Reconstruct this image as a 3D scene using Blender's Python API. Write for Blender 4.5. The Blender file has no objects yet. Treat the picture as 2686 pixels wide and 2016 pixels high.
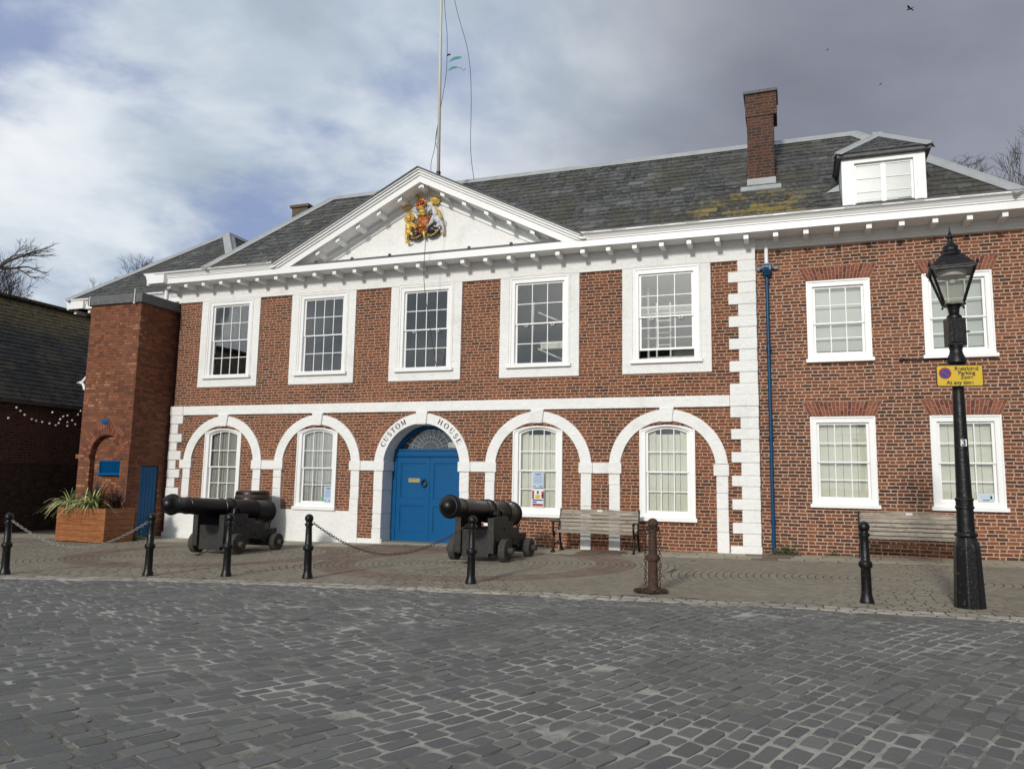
import bpy, bmesh, math, random
from mathutils import Vector, Matrix, noise
from mathutils.geometry import tessellate_polygon
rad=math.radians
random.seed(7)
SC=bpy.context.scene
COL=SC.collection

# ------------------------------------------------------------------ camera
CAM=(0.0,-17.92,1.57)
FW=Vector((-0.33842019891427894,0.9325297557235973,0.12593658585537368))
RT=Vector((0.9406263975005758,0.33899040425038374,0.017535283038787708))
UP=Vector((0.026339120940321443,-0.12439357104066683,0.9918833047248259))
cd=bpy.data.cameras.new('camera'); cam=bpy.data.objects.new('camera',cd); COL.objects.link(cam)
cam.matrix_world=Matrix(((RT.x,UP.x,-FW.x,CAM[0]),(RT.y,UP.y,-FW.y,CAM[1]),(RT.z,UP.z,-FW.z,CAM[2]),(0,0,0,1)))
cd.sensor_width=36; cd.lens=27.313; cd.clip_end=2000; cd.clip_start=.05
SC.camera=cam
SC.view_settings.view_transform='Standard'; SC.view_settings.look='None'
SC.view_settings.exposure=0.0; SC.view_settings.gamma=1.0
try: SC.cycles.max_bounces=8; SC.cycles.transparent_max_bounces=12
except Exception: pass

# ------------------------------------------------------------------ node helper
class NT:
    def __init__(s,tree): s.t=tree; s.n=tree.nodes; s.l=tree.links
    def new(s,typ,**kw):
        n=s.n.new(typ)
        for k,v in kw.items(): setattr(n,k,v)
        return n
    def put(s,sock,val):
        if hasattr(val,'is_output') or isinstance(val,bpy.types.NodeSocket): s.l.new(val,sock)
        elif isinstance(val,(tuple,list)):
            sock.default_value=tuple(val)+((1.0,) if len(val)==3 and len(sock.default_value)==4 else ())
        else: sock.default_value=val
    def m(s,op,a,b=None,c=None,clamp=False):
        n=s.new('ShaderNodeMath',operation=op,use_clamp=clamp); s.put(n.inputs[0],a)
        if b is not None: s.put(n.inputs[1],b)
        if c is not None: s.put(n.inputs[2],c)
        return n.outputs[0]
    def vm(s,op,a,b=None,sc=None):
        n=s.new('ShaderNodeVectorMath',operation=op); s.put(n.inputs[0],a)
        if b is not None: s.put(n.inputs[1],b)
        if sc is not None: s.put(n.inputs['Scale'],sc)
        return n.outputs['Value'] if op in('DOT_PRODUCT','LENGTH','DISTANCE') else n.outputs[0]
    def noise(s,vec,scale,detail=3,rough=.55,dist=0,out='Fac'):
        n=s.new('ShaderNodeTexNoise'); s.put(n.inputs['Vector'],vec); s.put(n.inputs['Scale'],scale)
        s.put(n.inputs['Detail'],detail); s.put(n.inputs['Roughness'],rough); s.put(n.inputs['Distortion'],dist)
        return n.outputs[out]
    def mix(s,f,a,b,typ='MIX'):
        n=s.new('ShaderNodeMix',data_type='RGBA',blend_type=typ); s.put(n.inputs[0],f); s.put(n.inputs[6],a); s.put(n.inputs[7],b)
        return n.outputs[2]
    def ramp(s,f,stops,interp='LINEAR'):
        n=s.new('ShaderNodeValToRGB'); s.put(n.inputs[0],f); r=n.color_ramp; r.interpolation=interp
        while len(r.elements)<len(stops): r.elements.new(.5)
        for e,(p,c) in zip(r.elements,stops):
            e.position=p; e.color=tuple(c)+(1,) if isinstance(c,(tuple,list)) else (c,c,c,1)
        return n.outputs[0]
    def step(s,f,a,b):
        n=s.new('ShaderNodeMapRange',interpolation_type='SMOOTHSTEP'); s.put(n.inputs[0],f); s.put(n.inputs[1],a); s.put(n.inputs[2],b)
        return n.outputs[0]
    def xyz(s,v):
        n=s.new('ShaderNodeSeparateXYZ'); s.put(n.inputs[0],v); return n.outputs
    def comb(s,x,y,z):
        n=s.new('ShaderNodeCombineXYZ'); s.put(n.inputs[0],x); s.put(n.inputs[1],y); s.put(n.inputs[2],z); return n.outputs[0]

def mat(name,build,rough=.7,metal=0,spec=None,bumpd=.01):
    m=bpy.data.materials.new(name); m.use_nodes=True; t=NT(m.node_tree); t.n.clear()
    o=t.new('ShaderNodeOutputMaterial'); p=t.new('ShaderNodeBsdfPrincipled'); t.l.new(p.outputs[0],o.inputs[0])
    co=t.new('ShaderNodeTexCoord').outputs['Object']
    r=build(t,co)
    if not isinstance(r,dict): r={'c':r}
    t.put(p.inputs['Base Color'],r['c']); t.put(p.inputs['Roughness'],r.get('r',rough)); t.put(p.inputs['Metallic'],metal)
    if spec is not None: p.inputs['Specular IOR Level'].default_value=spec
    if 'h' in r:
        b=t.new('ShaderNodeBump'); t.put(b.inputs['Height'],r['h']); b.inputs['Distance'].default_value=bumpd; b.inputs['Strength'].default_value=r.get('hs',1.0)
        t.l.new(b.outputs[0],p.inputs['Normal'])
    return m

# ------------------------------------------------------------------ sky and sun
SUNDIR=Vector((0.07,1.0,-0.385)).normalized()     # direction the light travels
elev=math.asin(-SUNDIR.z); az=math.atan2(-SUNDIR.x,-SUNDIR.y)  # azimuth of the sun, from +Y towards +X
HOLE=(FW+RT*((330/.8235-1343)/2037.86)-UP*((110/.8235-1008)/2037.86)).normalized()   # gap of blue in the cloud
HOLE2=(FW+RT*((80/.8235-1343)/2037.86)-UP*((300/.8235-1008)/2037.86)).normalized()
W=bpy.data.worlds.new('World'); SC.world=W; W.use_nodes=True; t=NT(W.node_tree); t.n.clear()
sky=t.new('ShaderNodeTexSky',sky_type='NISHITA'); sky.sun_disc=False; sky.sun_elevation=elev; sky.sun_rotation=az
sky.air_density=1.0; sky.dust_density=1.2; sky.ozone_density=1.4
d=t.new('ShaderNodeTexCoord').outputs['Generated']
X,Y_,Z_=t.xyz(d)[:3]
zz=t.m('ADD',t.m('MAXIMUM',Z_,0.0),.22)
pv=t.comb(t.m('DIVIDE',X,zz),t.m('DIVIDE',Y_,zz),0.0)
side=t.vm('DOT_PRODUCT',d,tuple(RT))
side2=t.m('ADD',side,t.m('MULTIPLY',t.m('SUBTRACT',t.noise(pv,.9,3),.5),.45))
n1=t.noise(t.vm('ADD',pv,(1.7,.6,0)),1.15,8,.52,.15)
n2=t.noise(t.vm('ADD',pv,(3.3,7.1,0)),.55,6,.5,.3)
hole=t.m('MULTIPLY',t.step(t.vm('DOT_PRODUCT',d,tuple(HOLE)),.93,.99),-.10)
hole=t.m('ADD',hole,t.m('MULTIPLY',t.step(t.vm('DOT_PRODUCT',d,tuple(HOLE2)),.96,.995),-.06))
cov=t.step(t.m('ADD',t.m('ADD',t.m('ADD',hole,t.m('MULTIPLY',t.m('LESS_THAN',Y_,0.0),.10)),t.m('ADD',t.m('MULTIPLY',n1,.65),t.m('MULTIPLY',n2,.35)),t.m('MULTIPLY',side2,.16))),.425,.535)
HM=t.m('MAXIMUM',t.step(t.vm('DOT_PRODUCT',d,tuple(HOLE)),.88,.985),t.m('MULTIPLY',t.step(t.vm('DOT_PRODUCT',d,tuple(HOLE2)),.95,.995),.7))
brk=t.step(t.noise(t.vm('ADD',pv,(5.2,1.4,0)),1.5,8,.55,.25),.41,.57)
cov=t.m('MULTIPLY',cov,t.m('SUBTRACT',1.0,t.m('MULTIPLY',t.m('MULTIPLY',HM,brk),.85)))
cl=t.ramp(t.noise(pv,1.7,7,.54,.2),[(.28,(.34,.42,.51)),(.45,(.52,.60,.69)),(.56,(.74,.80,.86)),(.70,(.88,.91,.94))])
dk=t.ramp(t.noise(t.vm('ADD',pv,(9,2,0)),1.2,6,.55,.3),[(.3,(.205,.215,.268)),(.7,(.325,.345,.415))])
darkm=t.step(side2,-.14,.34)
clouds=t.mix(darkm,cl,dk)
blue=t.vm('SCALE',sky.outputs[0],sc=.105)
blue=t.mix(.8,blue,(.235,.31,.56))
allsky=t.mix(cov,blue,clouds)
glow=t.m('POWER',t.m('MAXIMUM',t.vm('DOT_PRODUCT',d,tuple(-SUNDIR)),0.0),55.0)
allsky=t.vm('ADD',allsky,t.vm('SCALE',(1.0,.95,.86),sc=t.m('MULTIPLY',glow,3.2)))
bg=t.new('ShaderNodeBackground'); t.put(bg.inputs[0],allsky); bg.inputs[1].default_value=1.0
wo=t.new('ShaderNodeOutputWorld'); t.l.new(bg.outputs[0],wo.inputs[0])
sd=bpy.data.lights.new('sun','SUN'); sd.energy=2.3; sd.angle=rad(4.5); sd.color=(1,.955,.88)
sun=bpy.data.objects.new('sun',sd); COL.objects.link(sun)
sun.rotation_euler=SUNDIR.to_track_quat('-Z','Y').to_euler(); sun.location=(0,-40,25)

# ------------------------------------------------------------------ mesh builder
def gz(x): return .018*(x+9.0)
class MB:
    def __init__(s): s.v=[]; s.f=[]
    def add(s,vs,fs,M=None):
        o=len(s.v)
        if M is not None: vs=[M@Vector(p) for p in vs]
        s.v.extend([tuple(p) for p in vs]); s.f.extend([tuple(i+o for i in f) for f in fs]); return s
    def box(s,x0,x1,y0,y1,z0,z1,M=None):
        return s.add([(x0,y0,z0),(x1,y0,z0),(x1,y1,z0),(x0,y1,z0),(x0,y0,z1),(x1,y0,z1),(x1,y1,z1),(x0,y1,z1)],
          [(0,3,2,1),(4,5,6,7),(0,1,5,4),(1,2,6,5),(2,3,7,6),(3,0,4,7)],M)
    def prism(s,loops,y0,y1,M=None):
        """loops of (x,z): outer then holes, extruded from y0 to y1"""
        flat=[p for L in loops for p in L]; n=len(flat)
        tris=tessellate_polygon([[Vector((p[0],p[1],0)) for p in L] for L in loops])
        vs=[(p[0],y0,p[1]) for p in flat]+[(p[0],y1,p[1]) for p in flat]
        fs=[tuple(t_) for t_ in tris]+[(c+n,b+n,a+n) for a,b,c in tris]
        o=0
        for L in loops:
            k=len(L)
            for i in range(k):
                j=(i+1)%k; fs.append((o+i,o+j,o+j+n,o+i+n))
            o+=k
        return s.add(vs,fs,M)
    def lathe(s,prof,n=16,M=None,cap=True):
        vs=[];fs=[]
        for r,z in prof:
            for i in range(n):
                a=2*math.pi*i/n; vs.append((r*math.cos(a),r*math.sin(a),z))
        for k in range(len(prof)-1):
            for i in range(n):
                j=(i+1)%n; fs.append((k*n+i,k*n+j,(k+1)*n+j,(k+1)*n+i))
        if cap: fs.append(tuple(range(n))[::-1]); fs.append(tuple((len(prof)-1)*n+i for i in range(n)))
        return s.add(vs,fs,M)
    def tube(s,pts,r,n=8,closed=False,M=None):
        pts=[Vector(p) for p in pts]; k=len(pts); rs=r if isinstance(r,(list,tuple)) else [r]*k
        vs=[];fs=[]; ref=None
        for i,p in enumerate(pts):
            if closed: tn=pts[(i+1)%k]-pts[i-1]
            else: tn=pts[min(i+1,k-1)]-pts[max(i-1,0)]
            if tn.length<1e-9: tn=Vector((0,0,1))
            tn.normalize()
            if ref is None:
                ref=Vector((0,0,1)) if abs(tn.z)<.9 else Vector((1,0,0))
            a=ref-tn*ref.dot(tn)
            if a.length<1e-6: a=tn.orthogonal()
            a.normalize(); b=tn.cross(a); ref=a
            for j in range(n):
                t_=2*math.pi*j/n; vs.append(p+(a*math.cos(t_)+b*math.sin(t_))*rs[i])
        for i in range(k if closed else k-1):
            i2=(i+1)%k
            for j in range(n):
                j2=(j+1)%n; fs.append((i*n+j,i*n+j2,i2*n+j2,i2*n+j))
        if not closed: fs.append(tuple(range(n))[::-1]); fs.append(tuple((k-1)*n+j for j in range(n)))
        return s.add(vs,fs,M)
    def ball(s,c,rx,ry=None,rz=None,n=14,m=9,M=None):
        ry=ry or rx; rz=rz or rx; vs=[];fs=[]
        for i in range(1,m):
            ph=math.pi*i/m
            for j in range(n):
                a=2*math.pi*j/n; vs.append((c[0]+rx*math.sin(ph)*math.cos(a),c[1]+ry*math.sin(ph)*math.sin(a),c[2]-rz*math.cos(ph)))
        b=len(vs); vs+= [(c[0],c[1],c[2]-rz),(c[0],c[1],c[2]+rz)]
        for i in range(m-2):
            for j in range(n):
                j2=(j+1)%n; fs.append((i*n+j,i*n+j2,(i+1)*n+j2,(i+1)*n+j))
        for j in range(n):
            j2=(j+1)%n; fs.append((b,j2,j)); fs.append((b+1,(m-2)*n+j,(m-2)*n+j2))
        return s.add(vs,fs,M)
    def bar(s,a,b,w,h,up=(0,0,1),M=None):
        a=Vector(a);b=Vector(b);d_=(b-a).normalized();u=Vector(up); r=d_.cross(u).normalized(); u=r.cross(d_).normalized()
        vs=[]
        for p in(a,b):
            for sx,sz in((-1,-1),(1,-1),(1,1),(-1,1)): vs.append(p+r*sx*w/2+u*sz*h/2)
        return s.add(vs,[(0,1,2,3)[::-1],(4,5,6,7),(0,1,5,4),(1,2,6,5),(2,3,7,6),(3,0,4,7)],M)
    def build(s,name,m,parent=None,bevel=0,smooth=False,norm=False,sub=0):
        me=bpy.data.meshes.new(name); me.from_pydata(s.v,[],s.f); 
        if norm or bevel:
            b=bmesh.new(); b.from_mesh(me); bmesh.ops.recalc_face_normals(b,faces=b.faces); b.to_mesh(me); b.free()
        me.materials.append(m)
        if smooth:
            me.polygons.foreach_set('use_smooth',[True]*len(me.polygons))
            if smooth!=True:
                try: me.set_sharp_from_angle(angle=rad(smooth))
                except Exception: pass
        o=bpy.data.objects.new(name,me); COL.objects.link(o)
        if parent is not None:
            o.parent=parent
            if parent.get('_w'): o.matrix_parent_inverse=Matrix.Translation(-Vector(parent['_w']))
        if bevel:
            md=o.modifiers.new('b','BEVEL'); md.width=bevel; md.segments=2; md.limit_method='ANGLE'; md.angle_limit=rad(40)
        if sub:
            md=o.modifiers.new('s','SUBSURF'); md.levels=sub; md.render_levels=sub
        return o
def tag(o,label=None,cat=None,group=None,kind=None):
    for k,v in(('label',label),('category',cat),('group',group),('kind',kind)):
        if v: o[k]=v
    return o
def thing(name,label,cat,loc=(0,0,0),rz=0,group=None,world=False):
    o=bpy.data.objects.new(name,None); COL.objects.link(o); o.location=loc; o.rotation_euler=(0,0,rz); o.empty_display_size=.2
    if world: o['_w']=tuple(loc)
    return tag(o,label,cat,group)
def copy_tree(o,parent=None):
    c=o.copy(); COL.objects.link(c)
    if parent is not None: c.parent=parent
    for ch in [x for x in KIDS(o)]: copy_tree(ch,c)
    return c
def KIDS(o): return [x for x in bpy.data.objects if x.parent is o]
def Rz(a): return Matrix.Rotation(a,4,'Z')
def T(x,y,z): return Matrix.Translation((x,y,z))

# ------------------------------------------------------------------ materials
def brick_fn(cols,mortar,h=.075,L=.235,S=.118,j=.0085,seed=0,dark=.35,mort_dark=.3,bond=True,flecks=0.0,vshift=0.0):
    def f(t,co):
        x,y,z=t.xyz(co)[:3]
        u=t.m('ADD',x,y)
        wob=t.noise(co,2.2,2,.5); u=t.m('ADD',u,t.m('MULTIPLY',t.m('SUBTRACT',wob,.5),.05))
        wz=t.noise(co,7.0,2,.6); v=t.m('ADD',z,t.m('MULTIPLY',t.m('SUBTRACT',wz,.5),.012)); v=t.m('ADD',v,t.m('MULTIPLY',t.m('SUBTRACT',t.noise(co,.5,1),.5),.06+vshift))
        vr=t.m('DIVIDE',v,h); row=t.m('FLOOR',vr); fv=t.m('FRACT',vr)
        P=L+S
        rj=t.new('ShaderNodeTexWhiteNoise',noise_dimensions='1D'); t.put(rj.inputs['W'],row)
        sh=t.m('ADD',t.m('MULTIPLY',t.m('MODULO',t.m('ABSOLUTE',row),2.0),.5),t.m('MULTIPLY',rj.outputs[0],.22))
        ur=t.m('ADD',t.m('DIVIDE',u,P),sh); cell=t.m('FLOOR',ur); fu=t.m('FRACT',ur)
        cn=t.new('ShaderNodeTexWhiteNoise',noise_dimensions='2D'); t.put(cn.inputs['Vector'],t.comb(cell,row,0))
        spl=t.m('ADD',L/P-.06,t.m('MULTIPLY',cn.outputs[0],.12))
        hd=t.m('GREATER_THAN',fu,spl)
        dx0=t.m('MINIMUM',fu,t.m('SUBTRACT',1.0,fu)); du=t.m('MULTIPLY',t.m('MINIMUM',dx0,t.m('ABSOLUTE',t.m('SUBTRACT',fu,spl))),P)
        dv=t.m('MULTIPLY',t.m('MINIMUM',fv,t.m('SUBTRACT',1.0,fv)),h)
        e=t.m('MINIMUM',du,dv)
        jn=t.m('ADD',j,t.m('MULTIPLY',t.m('SUBTRACT',t.noise(co,14,2,.6),.5),j*1.5))
        br=t.step(e,t.m('SUBTRACT',jn,.003),t.m('ADD',jn,.004))
        wn=t.new('ShaderNodeTexWhiteNoise',noise_dimensions='3D'); t.put(wn.inputs['Vector'],t.comb(t.m('ADD',t.m('MULTIPLY',cell,2.0),hd),row,float(seed)+.5))
        big=t.noise(co,.55,4,.6); 
        k=t.m('ADD',t.m('MULTIPLY',wn.outputs[0],.74),t.m('MULTIPLY',t.m('SUBTRACT',big,.47),1.25))
        n_=len(cols); c=t.ramp(k,[(i/(n_-1) if n_>1 else 0,cols[i]) for i in range(n_)])
        c=t.mix(t.m('MULTIPLY',t.noise(co,30,3,.7),.35),c,(.05,.03,.025))
        grime=t.step(t.noise(co,1.1,5,.65),.5,.72)
        c=t.mix(t.m('MULTIPLY',grime,dark),c,(.055,.042,.034))
        mo=t.mix(t.m('MULTIPLY',t.step(t.noise(co,1.7,5,.7),.38,.7),mort_dark),mortar,(.16,.105,.08))
        mo=t.mix(t.m('MULTIPLY',t.noise(co,25,2),.3),mo,(.2,.12,.09))
        cc=t.mix(br,mo,c)
        if flecks:
            cc=t.mix(t.m('MULTIPLY',t.step(t.noise(co,9,2,.5),.69,.76),flecks),cc,(.5,.42,.36))
        return {'c':cc,'h':t.m('ADD',br,t.m('MULTIPLY',t.noise(co,40,3),.4)),'r':.9}
    return f
M_={}
M_['brick']=mat('brick_main',brick_fn([(.050,.024,.016),(.120,.037,.014),(.185,.053,.018),(.24,.070,.023),(.31,.11,.038)],(.47,.30,.205),seed=1,dark=.36,j=.0094,mort_dark=.22),bumpd=.006)
M_['brickw']=mat('brick_wing',brick_fn([(.042,.023,.016),(.100,.034,.016),(.180,.053,.019),(.24,.073,.025),(.34,.125,.045)],(.50,.335,.24),seed=5,dark=.36,j=.0108,mort_dark=.22,flecks=.12),bumpd=.006)
M_['brickt']=mat('brick_tower',brick_fn([(.115,.035,.015),(.18,.055,.021),(.235,.075,.027),(.29,.10,.040),(.50,.24,.13)],(.055,.028,.018),seed=9,dark=.2,j=.0075,h=.083,mort_dark=.5),bumpd=.005)
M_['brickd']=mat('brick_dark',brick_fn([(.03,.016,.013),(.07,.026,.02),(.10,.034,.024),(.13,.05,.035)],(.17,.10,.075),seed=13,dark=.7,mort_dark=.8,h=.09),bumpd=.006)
M_['brickc']=mat('brick_chimney',brick_fn([(.03,.018,.014),(.06,.024,.015),(.10,.034,.018),(.15,.05,.025)],(.16,.11,.085),seed=17,dark=.55,mort_dark=.7,j=.006),bumpd=.006)
def white_fn(base=(.80,.80,.78),g=.36):
    def f(t,co):
        a=t.step(t.noise(co,1.3,6,.65),.48,.8); b=t.step(t.noise(t.vm('MULTIPLY',co,(9,9,1.2)),1.0,5,.65),.52,.85)
        c=t.mix(t.m('MULTIPLY',a,g),base,(.50,.50,.45)); c=t.mix(t.m('MULTIPLY',b,g*.7),c,(.42,.41,.37))
        return {'c':c,'h':t.m('ADD',t.noise(co,9,4,.6),t.m('MULTIPLY',t.noise(co,45,2),.25))}
    return f
M_['white']=mat('white_masonry_paint',white_fn(),rough=.75,bumpd=.03)
M_['gloss']=mat('white_gloss_paint',white_fn((.82,.82,.81),.13),rough=.4,bumpd=.004)
M_['lead']=mat('lead_sheet',lambda t,co:{'c':t.mix(t.noise(co,3,5,.65),(.24,.255,.265),(.45,.46,.46)),'h':t.noise(co,6,4)},rough=.6,bumpd=.02)
M_['darklead']=mat('dark_lead',lambda t,co:{'c':t.mix(t.noise(co,8,5,.65),(.05,.05,.052),(.17,.175,.18)),'h':t.noise(co,14,4)},rough=.7,bumpd=.02)
def slate_fn(lich,dk=1.0,center=None):
    def f(t,co):
        g=t.new('ShaderNodeNewGeometry'); r=g.outputs['Random Per Island']
        c=t.ramp(r,[(0,(.022*dk,.024*dk,.026*dk)),(.35,(.043*dk,.045*dk,.046*dk)),(.7,(.062*dk,.063*dk,.062*dk)),(.93,(.085*dk,.086*dk,.082*dk)),(1,(.15*dk,.15*dk,.145*dk))])
        c=t.mix(t.m('MULTIPLY',t.step(t.noise(t.vm('MULTIPLY',co,(1,1,1.6)),9,6,.8),.50,.62),.75),c,(.20*dk,.20*dk,.185*dk))
        gr=t.step(t.noise(co,.9,5,.7),.47,.62); c=t.mix(t.m('MULTIPLY',gr,.75),c,(.058,.052,.033)); gq=t.step(t.noise(t.vm('ADD',co,(7,3,1)),1.1,6,.75),.56,.66); c=t.mix(t.m('MULTIPLY',gq,.55),c,(.135*dk,.13*dk,.115*dk))
        if center:
            dist=t.vm('LENGTH',t.vm('MULTIPLY',t.vm('SUBTRACT',co,center),(.55,.55,1.1)))
            msk=t.m('MULTIPLY',t.step(t.m('ADD',dist,t.m('MULTIPLY',t.noise(co,2.2,5,.7),1.7)),1.95,1.2),t.step(t.m('ADD',t.noise(co,11,6,.8),t.m('MULTIPLY',t.m('SUBTRACT',r,.5),.14)),.50,.56))
            c=t.mix(t.m('MULTIPLY',msk,.92),c,(.25,.185,.025))
            sp=t.step(t.noise(t.vm('ADD',co,(4,4,4)),5.0,4,.7),.66,.72); far=t.step(t.vm('LENGTH',t.vm('SUBTRACT',co,center)),4.5,2.0)
            c=t.mix(t.m('MULTIPLY',t.m('MULTIPLY',sp,far),.8),c,(.22,.17,.03))
        if lich:
            c=t.mix(t.m('MULTIPLY',t.step(t.m('ADD',t.xyz(co)[2],t.m('MULTIPLY',t.noise(co,1.5,5,.7),1.6)),lich,lich+1.0),t.step(t.noise(co,6,5,.8),.35,.6)),c,(.11,.085,.03))
        return {'c':c,'h':t.noise(co,16,5,.7),'hs':.6}
    return f
M_['slate']=mat('slate',slate_fn(0,.92,(-.75,-.35,7.72)),rough=.72,bumpd=.02)
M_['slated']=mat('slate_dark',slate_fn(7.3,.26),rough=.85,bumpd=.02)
def paint_fn(c0,rust=0,sc=12,thr=.6,rc=(.10,.045,.025)):
    def f(t,co):
        c=t.mix(t.m('MULTIPLY',t.noise(co,sc*.4,4),.4),c0,tuple(x*.55 for x in c0))
        r=.36
        if rust:
            k=t.step(t.noise(co,sc,6,.7),thr,thr+.06); c=t.mix(t.m('MULTIPLY',k,rust),c,rc); r=t.m('ADD',.35,t.m('MULTIPLY',k,.45))
        return {'c':c,'h':t.noise(co,sc*2,4,.6),'r':r}
    return f
M_['blue']=mat('blue_paint',paint_fn((.003,.092,.245)),bumpd=.003,spec=.2)
M_['pipeblue']=mat('dark_blue_paint',paint_fn((.004,.060,.140),.15,6,.6,(.03,.04,.05)),bumpd=.003,spec=.3)
M_['black']=mat('black_iron',paint_fn((.006,.006,.0065),.8,14,.60),bumpd=.006,spec=.35)
M_['cannon']=mat('black_cannon_paint',paint_fn((.004,.0042,.0045),.3,20,.64,(.03,.03,.028)),bumpd=.002,spec=.32)
M_['rust']=mat('rusty_iron',lambda t,co:{'c':t.ramp(t.noise(co,15,6,.7),[(.3,(.018,.013,.012)),(.5,(.05,.026,.018)),(.7,(.12,.05,.028))]),'h':t.noise(co,30,4)},rough=.8,bumpd=.008)
M_['chain']=mat('galvanised_chain',lambda t,co:{'c':t.mix(t.noise(co,10,3),(.16,.15,.14),(.38,.37,.35))},rough=.5,metal=.4)
def wood_fn(a,b,axis=(1,1,14),hs=.01,moss=0):
    def f(t,co):
        n=t.noise(t.vm('MULTIPLY',co,axis),2.5,6,.65,.6); c=t.mix(t.step(n,.3,.7),a,b)
        c=t.mix(t.m('MULTIPLY',t.step(t.noise(co,3,5,.7),.5,.75),.4),c,tuple(x*.45 for x in a))
        if moss: c=t.mix(t.m('MULTIPLY',t.step(t.noise(co,7,5,.7),.5,.66),moss),c,(.055,.06,.028))
        return {'c':c,'h':n}
    return f
M_['carriage']=mat('dark_carriage_timber',wood_fn((.010,.010,.010),(.028,.027,.024),(3,14,3),moss=.35),rough=.6,bumpd=.015)
M_['wheelwood']=mat('weathered_wheel_timber',wood_fn((.022,.020,.017),(.075,.07,.058),(2,14,14),moss=.4),rough=.8,bumpd=.015)
M_['benchwood']=mat('weathered_bench_timber',wood_fn((.19,.165,.135),(.42,.375,.31),(1.2,16,16),moss=.3),rough=.85,bumpd=.01)
M_['cedar']=mat('orange_cedar',wood_fn((.20,.066,.020),(.36,.135,.044),(1,1,9)),rough=.6,bumpd=.006)
M_['cask']=mat('dark_oak_cask',wood_fn((.022,.014,.011),(.06,.032,.022),(12,12,1)),rough=.7,bumpd=.012)
M_['bark']=mat('grey_bark',lambda t,co:{'c':t.mix(t.noise(co,5,4),(.035,.028,.024),(.10,.085,.07))},rough=.95)
def plain(name,c,rough=.5,metal=0,var=.25,sc=8): return mat(name,lambda t,co:{'c':t.mix(t.m('MULTIPLY',t.noise(co,sc,4),var*2),c,tuple(x*.5 for x in c))},rough=rough,metal=metal)
M_['interior']=plain('dim_interior',(.20,.215,.20),.9,sc=.6)
M_['cream']=plain('cream_shutter',(.86,.85,.77),.6,var=.10,sc=2)
M_['blind']=plain('pale_blind',(.60,.63,.62),.7,var=.12,sc=1.5)
M_['curtain']=plain('grey_curtain',(.62,.62,.61),.8,var=.15,sc=2)
def carved(name,c,dk,rough,metal): return mat(name,lambda t,co:{'c':t.mix(t.step(t.noise(co,26,4,.7),.36,.50),dk,c),'h':t.noise(co,24,4,.7)},rough=rough,metal=metal,bumpd=.018)
M_['gold']=carved('gold_leaf',(.78,.52,.12),(.16,.09,.02),.38,.35)
M_['red']=plain('red_enamel',(.42,.018,.015),.35,0,.2,20)
M_['silver']=carved('white_enamel',(.66,.66,.68),(.30,.30,.33),.45,0)
M_['navy']=plain('black_enamel',(.012,.014,.03),.4,0,.1)
M_['brass']=plain('brass',(.50,.40,.17),.35,.6,.3,20)
M_['yellow']=plain('yellow_sign',(.62,.42,.022),.5,0,.06,3)
M_['signblack']=plain('sign_black',(.02,.018,.018),.5)
M_['signblue']=plain('sign_blue',(.02,.045,.33),.5)
M_['signred']=plain('sign_red',(.34,.025,.035),.5)
M_['paper']=plain('pale_blue_paper',(.45,.56,.66),.6,0,.08)
M_['paperw']=plain('white_paper',(.72,.72,.70),.6,0,.05)
M_['green']=plain('green_cloth',(.07,.30,.22),.8)
M_['greensticker']=plain('green_sticker',(.16,.5,.28),.6)
M_['rope']=plain('dark_rope',(.06,.065,.07),.8)
M_['pole']=plain('off_white_pole',(.58,.57,.50),.5,0,.12,3)
M_['bulb']=plain('white_bulb',(.8,.8,.78),.2,0,.05)
M_['pot']=plain('dark_soil',(.03,.022,.016),.95)
M_['leafp']=plain('purple_leaf',(.055,.028,.03),.5,0,.4,5)
M_['leafg']=mat('variegated_leaf',lambda t,co:{'c':t.mix(t.m('GREATER_THAN',t.new('ShaderNodeNewGeometry').outputs['Random Per Island'],.42),(.10,.16,.04),(.50,.50,.22))},rough=.5)
M_['leafw']=mat('weed_leaf',lambda t,co:{'c':t.ramp(t.new('ShaderNodeNewGeometry').outputs['Random Per Island'],[(0,(.03,.05,.016)),(1,(.08,.12,.04))])},rough=.7)
M_['bird']=plain('dark_feathers',(.03,.03,.035),.8)
def glass_mat(name,tint,refl,rough=.015):
    m=bpy.data.materials.new(name); m.use_nodes=True; t=NT(m.node_tree); t.n.clear()
    o=t.new('ShaderNodeOutputMaterial'); tr=t.new('ShaderNodeBsdfTransparent'); tr.inputs[0].default_value=tint+(1,)
    gl=t.new('ShaderNodeBsdfGlossy'); gl.inputs['Roughness'].default_value=rough
    co=t.new('ShaderNodeTexCoord').outputs['Object']
    b=t.new('ShaderNodeBump'); t.put(b.inputs['Height'],t.noise(co,1.6,1)); b.inputs['Distance'].default_value=.0012; t.l.new(b.outputs[0],gl.inputs['Normal'])
    fr=t.new('ShaderNodeFresnel'); fr.inputs[0].default_value=1.5
    f=t.m('ADD',t.m('MULTIPLY',fr.outputs[0],1.0),refl,clamp=True)
    mx=t.new('ShaderNodeMixShader'); t.put(mx.inputs[0],f); t.l.new(tr.outputs[0],mx.inputs[1]); t.l.new(gl.outputs[0],mx.inputs[2]); t.l.new(mx.outputs[0],o.inputs[0])
    return m
M_['glass']=glass_mat('window_glass',(.93,.94,.92),.06)
M_['glassd']=glass_mat('dormer_glass',(.85,.87,.85),.35)
M_['glassl']=glass_mat('lantern_glass',(.82,.82,.78),.10,.2)
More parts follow.
